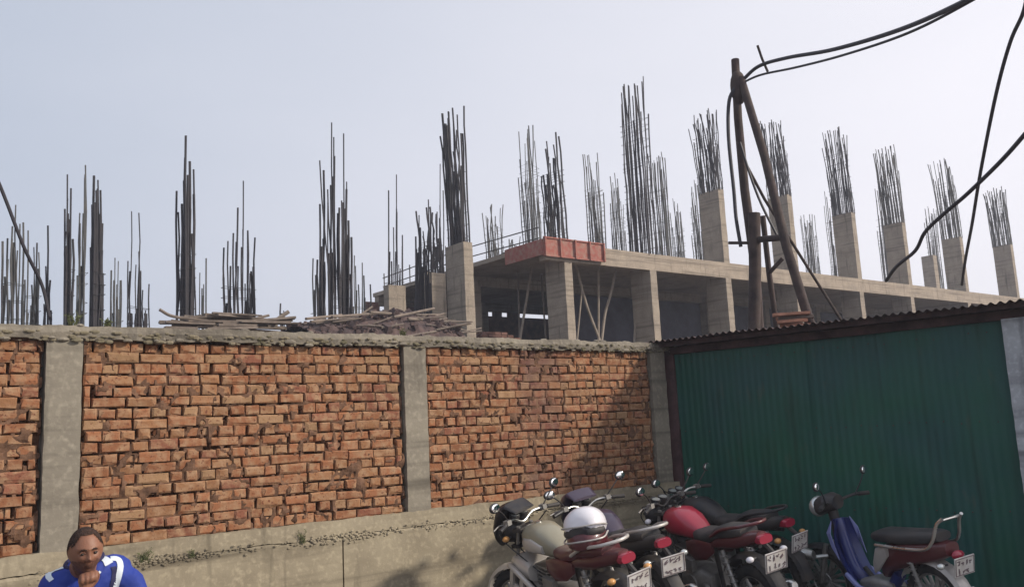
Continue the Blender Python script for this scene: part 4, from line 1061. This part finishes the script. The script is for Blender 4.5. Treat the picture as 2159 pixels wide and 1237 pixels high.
# ------------------------------------------------------------ seated man
def skin_mat():
    m = mat('skin', (0.20, 0.088, 0.052), 0.5, col2=(0.27, 0.125, 0.075), scale=7, bump=0.0012, bscale=130, spec=0.4)
    m.node_tree.nodes['Principled BSDF'].inputs['Subsurface Weight'].default_value = 0.08
    m.node_tree.nodes['Principled BSDF'].inputs['Subsurface Radius'].default_value = (.02, .008, .004)
    return m
M['skin'] = skin_mat()
M['hair'] = mat('cropped_hair', (0.02, 0.014, 0.012), 0.95, col2=(0.07, 0.04, 0.03), scale=60, bump=0.006, bscale=140, spec=.2)
M['eye'] = mat('eye_white', (0.09, 0.065, 0.055), 0.4); M['iris'] = mat('iris', (0.012, 0.008, 0.006), 0.2)
M['jersey'] = mat('blue_jersey', (0.012, 0.034, 0.25), 0.75, var=0.2, scale=5, bump=0.004, bscale=14)
M['navy'] = mat('navy_trim', (0.012, 0.012, 0.06), 0.8)
M['stripe'] = mat('white_stripe', (0.62, 0.68, 0.74), 0.7)
M['trousers'] = mat('grey_trousers', (0.05, 0.05, 0.06), 0.9, bump=0.004, bscale=12)
def remesh(parts, vox, name, m, parent, smooth_it=2):
    """parts: list of MB; fused into one continuous surface"""
    q = MB()
    for p in parts: q.add(p.v, p.f)
    o = q.build(name, m, None)
    md = o.modifiers.new('r', 'REMESH'); md.mode = 'VOXEL'; md.voxel_size = vox
    if smooth_it:
        s_ = o.modifiers.new('s', 'SMOOTH'); s_.factor = .5; s_.iterations = smooth_it
    dg = bpy.context.evaluated_depsgraph_get(); me = bpy.data.meshes.new_from_object(o.evaluated_get(dg))
    o.modifiers.clear(); o.data = me; me.name = name
    me.polygons.foreach_set('use_smooth', [True]*len(me.polygons))
    o.parent = parent; return o
def head_v(d):
    """surface point of the head for a unit direction d (x = face forward, y = its left, z = up); head about .23 high"""
    x, y, z = d
    r = Vector((x*.096, y*.082, z*.116))
    if z < 0: r.y *= 1 - .30*min(1, -z)**1.2; r.x *= 1 - .10*(-z)
    if x < 0: r.x *= 1.04
    g = lambda cy, cz, sy, sz: math.exp(-((r.y-cy)/sy)**2-((r.z-cz)/sz)**2)
    if x > 0:
        f = 0
        f += .008*g(0, .028, .05, .010)                                  # brow
        f -= .013*(g(.031, .006, .015, .011) + g(-.031, .006, .015, .011))   # sockets
        f += .010*g(0, .0, .008, .018) + .022*g(0, -.024, .012, .012) + .007*(g(.012, -.030, .007, .006) + g(-.012, -.030, .007, .006))
        f += .006*(g(.036, -.022, .016, .014) + g(-.036, -.022, .016, .014)) # cheekbones
        f += .008*g(0, -.055, .020, .006) + .008*g(0, -.067, .017, .006) - .006*g(0, -.0605, .022, .0025)
        f -= .004*g(0, -.078, .02, .006) + 0
        f += .012*g(0, -.095, .024, .014)
        r.x += f*min(1, x*2.2)
    return r
HC = at(180, 1160, 4.6)                      # centre of the head
HFZ = -math.pi/2 + R(-6) + math.atan2(HC.x, HC.y)*-1*0.4
man_o = Vector((HC.x+.02, HC.y+.10, 0))
man = empty('person', man_o, math.atan2(-man_o.y, -man_o.x) + R(8), label='seated balding man in a blue jersey with white shoulder stripes, chin resting on his fist', cat='person')
yaw = man.rotation_euler[2]
hz = HC.z
# local frame: x = forward (towards the camera), y = his left (right side of the picture), z = up
hl = Matrix.Rotation(-yaw, 3, 'Z') @ (HC-man_o)
HM = Matrix.Translation((hl.x, hl.y, hz)) @ Matrix.Rotation(R(4), 4, 'Z') @ Matrix.Rotation(R(7), 4, 'Y') @ Matrix.Rotation(R(3), 4, 'X')
def uvhead(fn, nu=96, nv=72):
    q = MB(); vs = []
    for j in range(nv+1):
        ph = -math.pi/2+math.pi*j/nv
        for k in range(nu):
            a = 2*math.pi*k/nu; vs.append(HM @ fn(Vector((math.cos(ph)*math.cos(a), math.cos(ph)*math.sin(a), math.sin(ph)))))
    q.add(vs, [(j*nu+k, j*nu+(k+1) % nu, (j+1)*nu+(k+1) % nu, (j+1)*nu+k) for j in range(nv) for k in range(nu)]); return q
parts = [uvhead(head_v)]
HX, HY, HZ = hl.x, hl.y, hz
def tb_(pts, rs, n=14, sub=0):
    q = MB()
    if sub:
        P = curve_pts(pts, sub); r_ = []
        for i in range(len(rs)-1):
            for k in range(sub): r_.append(rs[i]+(rs[i+1]-rs[i])*k/sub)
        r_.append(rs[-1]); q.tube(P, r_, n)
    else: q.tube(pts, rs, n)
    return q
for s_ in (-1, 1):                                              # ears
    q = MB(); q.ball((0, 0, 0), (.020, .008, .032), 12, 8); q.v = [HM @ (Matrix.Rotation(R(20)*s_, 3, 'Z') @ p + Vector((-.008, .074*s_, .0))) for p in q.v]; parts.append(q)
SZ = HZ-.115                                                    # shoulder height, hunched
sx = HX-.17
parts.append(tb_([(HX-.03, HY, HZ-.04), (HX-.07, HY, HZ-.08), (sx, HY*.8, SZ-.01)], [.058, .062, .08]))
q = MB(); q.loft([(0, 0, 0, .06, .06)]*2); q = MB()
TILT = lambda z: .16*max(0, min(1, (z-SZ+.3)/.3))
def torso(infl=0.0, z0=None):
    q = MB(); hips = .52
    secs = [(SZ+.045, .075, .06, sx), (SZ+.02, .14, .085, sx-.005), (SZ-.02, .195, .11, sx-.015), (SZ-.09, .205, .125, sx-.03), (SZ-.20, .185, .130, sx-.05), (SZ-.33, .170, .130, sx-.07), (hips+.05, .175, .14, sx-.10), (hips-.04, .18, .15, sx-.10)]
    n = 24; vs = []
    for (z, hy, hx_, xc) in secs:
        for k in range(n):
            a = 2*math.pi*k/n; c, s2 = math.cos(a), math.sin(a)
            vs.append((xc + (hx_+infl)*math.copysign(abs(c)**.85, c), HY*.7 + (hy+infl)*math.copysign(abs(s2)**.85, s2), z + (infl*.5 if z > SZ else 0) + TILT(z)*s2*hy))
    fs = [(j*n+k, (j+1)*n+k, (j+1)*n+(k+1) % n, j*n+(k+1) % n) for j in range(len(secs)-1) for k in range(n)] + [tuple(range(n)), tuple((len(secs)-1)*n+k for k in range(n))[::-1]]
    q.add(vs, fs); return q
parts.append(torso(-.018))
# right arm (his right is -y, left in the picture) comes up so the fist meets the chin; elbow on the knee
shR = Vector((sx, -.165+HY*.7, SZ-.055)); shL = Vector((sx, .18+HY*.7, SZ-.0))
chin = HM @ Vector((.075, -.004, -.105))
wrR = chin + Vector((.026, -.012, -.070)); elR = Vector((sx+.24, -.155, SZ-.33))
elL = Vector((sx+.12, .235, SZ-.27)); wrL = Vector((sx+.30, .12, SZ-.40))
parts.append(tb_([shR, shR.lerp(elR, .5), elR], [.040, .042, .040])); parts.append(tb_([elR, elR.lerp(wrR, .35), wrR], [.042, .042, .028]))
parts.append(tb_([shL, shL.lerp(elL, .5), elL], [.040, .042, .040])); parts.append(tb_([elL, elL.lerp(wrL, .35), wrL], [.042, .042, .028]))
# fist under the chin: palm block, four curled fingers, thumb up the side
def fist(w, up, out, side):
    """w wrist, up = along the hand, out = direction the knuckles face, side = towards the little finger"""
    ps = []
    up, out, side = up.normalized(), out.normalized(), side.normalized()
    q = MB(); 
    for k in range(5):
        pass
    q.tube([w-up*.01, w+up*.02, w+up*.055, w+up*.080], [.026, .034, .040, .034], 12); ps.append(q)
    for i in range(4):
        o_ = side*(-.030+.020*i); ln = (.9, 1.0, .95, .8)[i]
        kn = w+up*(.078-.004*abs(i-1.3))+o_+out*.012
        p = [w+up*.045+o_, kn, kn+out*.026*ln+up*.004, kn+out*.040*ln-up*.022*ln, kn+out*.022*ln-up*.040*ln]
        q = MB(); q.tube(curve_pts(p, 3), [.0125]*3+[.0115]*3+[.011]*3+[.010]*3+[.0085], 10); ps.append(q)
    q = MB(); th = [w+up*.02-side*.028, w+up*.048-side*.044+out*.010, w+up*.074-side*.036+out*.030, w+up*.088-side*.018+out*.040]
    q.tube(curve_pts(th, 3), [.015]*3+[.0135]*3+[.011]*3+[.009], 10); ps.append(q)
    return ps
parts += fist(wrR, (chin-wrR).normalized()+Vector((0, 0, .2)), Vector((1, .1, .1)), Vector((0, -1, -.15)))
# left hand hangs between the knees, half curled
up = Vector((.75, -.45, -.35)).normalized(); side = Vector((.1, .5, -.9)).normalized(); outv = up.cross(side)
q = MB(); q.tube([wrL, wrL+up*.04, wrL+up*.085], [.028, .038, .034], 12); parts.append(q)
for i in range(4):
    o_ = side*(-.028+.019*i); kn = wrL+up*.085+o_; ln = (.9, 1, .95, .75)[i]
    q = MB(); q.tube(curve_pts([wrL+up*.05+o_, kn, kn+up*.04*ln-outv*.012, kn+up*.058*ln-outv*.036*ln], 3), [.0115]*4+[.0105]*3+[.0095]*2+[.008], 8); parts.append(q)
q = MB(); q.tube(curve_pts([wrL+up*.02-side*.03, wrL+up*.055-side*.05, wrL+up*.085-side*.05], 3), [.014, .014, .013, .012, .0115, .0105, .009], 8); parts.append(q)
# legs
for s_ in (-1, 1):
    hip = Vector((sx-.08, .10*s_, .52)); kn = Vector((sx+.36, .20*s_, .56)); an = Vector((sx+.30, .19*s_, .10))
    parts.append(tb_([hip, hip.lerp(kn, .5), kn], [.085, .078, .058])); parts.append(tb_([kn, kn.lerp(an, .35), an], [.058, .056, .036]))
    q = MB(); q.loft([(an.x-.06, an.y, .05, .035, .045), (an.x, an.y, .06, .04, .055), (an.x+.09, an.y+.01*s_, .045, .047, .04), (an.x+.16, an.y+.015*s_, .03, .045, .025), (an.x+.19, an.y+.015*s_, .025, .025, .018)], 14, 2.5); parts.append(q)
body = remesh(parts, .0052, 'body', M['skin'], man, 2)
body.data.materials.append(mat('stubble', (0.085, 0.042, 0.030), 0.7, col2=(0.19, 0.085, 0.055), scale=90, bump=0.0012, bscale=200, spec=.3))
HI = HM.inverted()
for p in body.data.polygons:
    c = HI @ p.center
    if (-.125 < c.z < -.034 + .012*noise.noise(c*60)) and -.03 < c.x < .125 and abs(c.y) < .08 and c.length < .135:
        if not (abs(c.y) < .016 and c.z > -.046): p.material_index = 1
# hair: a short cap on the crown and sides, receding from the forehead
def hair_fn(d):
    p = head_v(d); e = .0045
    return p*(1+e/.1)
q = MB(); nu, nv = 72, 54; vs = []; idx = {}
for j in range(nv+1):
    ph = -math.pi/2+math.pi*j/nv
    for k in range(nu):
        a = 2*math.pi*k/nu; d = Vector((math.cos(ph)*math.cos(a), math.cos(ph)*math.sin(a), math.sin(ph)))
        vs.append(HM @ (head_v(d)*(1.035 + .012*noise.noise(d*14))))
fs = []
for j in range(nv):
    for k in range(nu):
        ph = -math.pi/2+math.pi*(j+.5)/nv; a = 2*math.pi*(k+.5)/nu
        d = Vector((math.cos(ph)*math.cos(a), math.cos(ph)*math.sin(a), math.sin(ph)))
        line_z = -.25 if d.x < -.05 else (-.05 + max(0, d.x+.05)*1.2)
        line_z += .10*noise.noise(d*9) + .10*noise.noise(d*26)
        if d.x > .20: line_z = .78 - .62*max(0, abs(d.y)-.35)*1.6
        if d.x > .0 and abs(d.y) > .62 and d.x < .42: line_z = .05 + (d.x)*1.0
        if d.z > line_z: fs.append((j*nu+k, j*nu+(k+1) % nu, (j+1)*nu+(k+1) % nu, (j+1)*nu+k))
q.add(vs, fs); hob = q.build('hair', M['hair'], man, smooth=True)
# eyes, brows, moustache shadow
for s_ in (-1, 1):
    q = MB(); q.ball((0, 0, 0), .0115, 14, 10); q.v = [HM @ (p+Vector((.0795, .030*s_, .006))) for p in q.v]; e_ = q.build('eye', M['eye'], man, smooth=True)
    q = MB(); q.ball((0, 0, 0), (.005, .0058, .0058), 12, 8); q.v = [HM @ (p+Vector((.0885, .030*s_-.002, .004))) for p in q.v]; q.build('iris', M['iris'], e_, smooth=True)
    q = MB(); pts = [HM @ (head_v(Vector((1, yy*s_, zz)).normalized())*1.012) for yy, zz in ((.16, .20), (.28, .25), (.42, .255), (.56, .21))]
    q.tube(pts, [.003, .0042, .004, .002], 6); q.build('eyebrow', M['hair'], man)
    q = MB(); pts = [HM @ Vector((.0935, (.030+yy)*s_, .006+zz)) for yy, zz in ((-.014, .001), (-.005, .0075), (.005, .0075), (.013, .001))]
    q.tube([p - (HM.to_3x3() @ Vector((.004, 0, 0))) for p in pts], [.002, .0035, .0035, .002], 6); q.build('eyelid', M['skin'], man)
# jersey: torso shell and short sleeves with a collar and stripes
J = [torso(.014)]
for s_, c_ in ((-1, shR), (1, shL)):
    q = MB(); q.ball(c_+Vector((0, -.035*s_, -.015)), (.088, .088, .082), 18, 12); J.append(q)
J.append(tb_([shR+Vector((0, .05, -.01)), shR.lerp(elR, .35), shR.lerp(elR, .98)], [.074, .076, .066])); J.append(tb_([shL+Vector((0, -.05, -.01)), shL.lerp(elL, .35), shL.lerp(elL, 1.0)], [.074, .076, .068]))
jersey = remesh(J, .008, 'jersey', M['jersey'], man, 4)
for v in jersey.data.vertices:
    c = v.co; a_ = noise.noise(Vector((c.x*9, c.y*13+c.z*5, c.z*6))); b_ = noise.noise(Vector((c.x*22, c.y*26-c.z*14, c.z*15)))
    v.co = c + v.normal*(.010*a_ - .007*abs(b_))
jersey.data.update()
from mathutils.bvhtree import BVHTree
bv = BVHTree.FromPolygons([v.co.copy() for v in jersey.data.vertices], [tuple(p.vertices) for p in jersey.data.polygons])
def patch(path, w, name, m, dirv=Vector((-1, 0, -.35)), off=.004):
    """a strip of cloth sewn on the jersey: path of (y, z) points seen from the front, dropped on the surface"""
    P = curve_pts([(0, a, b) for a, b in path], 6); vs = []
    for i, p in enumerate(P):
        t = (P[min(i+1, len(P)-1)]-P[max(i-1, 0)]).normalized(); s_ = Vector((0, -t.z, t.y))
        ww = w if not isinstance(w, list) else w[0]+(w[1]-w[0])*i/(len(P)-1)
        for k in (-1, -.33, .33, 1):
            c = Vector((0, HY*.7, SZ)) + p + s_*ww/2*k - dirv.normalized()*.6; c.x += sx
            h_ = bv.ray_cast(c, dirv.normalized())
            vs.append((h_[0]+h_[1]*off) if h_[0] else None)
    q = MB(); ok = [v is not None for v in vs]
    fs = [(i*4+k, i*4+k+1, (i+1)*4+k+1, (i+1)*4+k) for i in range(len(P)-1) for k in range(3)]
    fs = [f for f in fs if all(ok[i] for i in f)]
    q.add([v or Vector((0, 0, 0)) for v in vs], fs); return q.build(name, M[m], jersey, smooth=True, ang=80)
patch([(.055, .045), (.085, .03), (.105, -.005)], [.03, .045], 'stripe', 'stripe')
patch([(.115, .03), (.150, .02), (.160, -.02), (.150, -.08), (.135, -.14)], .030, 'stripe', 'stripe')
patch([(.125, -.02), (.130, -.06), (.118, -.14)], .026, 'side_panel', 'navy')
patch([(-.17, .0), (-.145, .015), (-.105, .02)], .026, 'stripe', 'stripe')
patch([(-.17, .0), (-.172, -.025), (-.16, -.05)], .024, 'stripe', 'stripe')
patch([(.03, -.06), (.05, -.05), (.06, -.04)], .014, 'stripe', 'stripe')
q = MB(); n = 30; pts = []
for k in range(n+1):
    a = 2*math.pi*k/n; pts.append((sx+.020+.085*math.cos(a), HY*.8+.088*math.sin(a), SZ+.052-.020*math.cos(a)+.02*math.sin(a)))
q.tube(pts, .011, 8, cap=False); q.build('collar', M['navy'], jersey, smooth=True)
for s_ in (-1, 1): pass
T_ = []
for s_ in (-1, 1):
    hip = Vector((sx-.08, .10*s_, .52)); kn = Vector((sx+.36, .20*s_, .56)); an = Vector((sx+.30, .19*s_, .16))
    T_.append(tb_([hip, hip.lerp(kn, .5), kn], [.105, .095, .074])); T_.append(tb_([kn, kn.lerp(an, .35), an], [.074, .072, .060]))
remesh(T_, .012, 'trousers', M['trousers'], man, 3)
# stool that carries him
st = empty('stool', Vector((man_o.x, man_o.y, 0)), yaw, label='low wooden stool under the seated man', cat='stool')
q = MB(); q.box((sx-.10, 0, .415), (.34, .36, .035)); q.build('seat', M['wood'], st)
for a in (-1, 1):
    for b_ in (-1, 1):
        q = MB(); q.tube([(sx-.10+.13*a, .14*b_, .398), (sx-.10+.155*a, .165*b_, 0)], .018, 8); q.build('leg', M['wood'], st)

# ------------------------------------------------------------ dusty air
hz_ = MB(); hz_.box((40, 42, 8.0), (190, 130, 19))
hm_ = bpy.data.materials.new('dusty_air'); hm_.use_nodes = True; ht = hm_.node_tree
ht.nodes.remove(ht.nodes['Principled BSDF']); pv = ht.nodes.new('ShaderNodeVolumePrincipled')
pv.inputs['Color'].default_value = (0.85, 0.88, 1.0, 1); pv.inputs['Density'].default_value = 0.0022; pv.inputs['Anisotropy'].default_value = 0.3
ht.links.new(pv.outputs[0], ht.nodes['Material Output'].inputs['Volume'])
tag(hz_.build('haze', hm_), 'thin pale dust haze hanging over the whole building site', 'haze', kind='stuff')
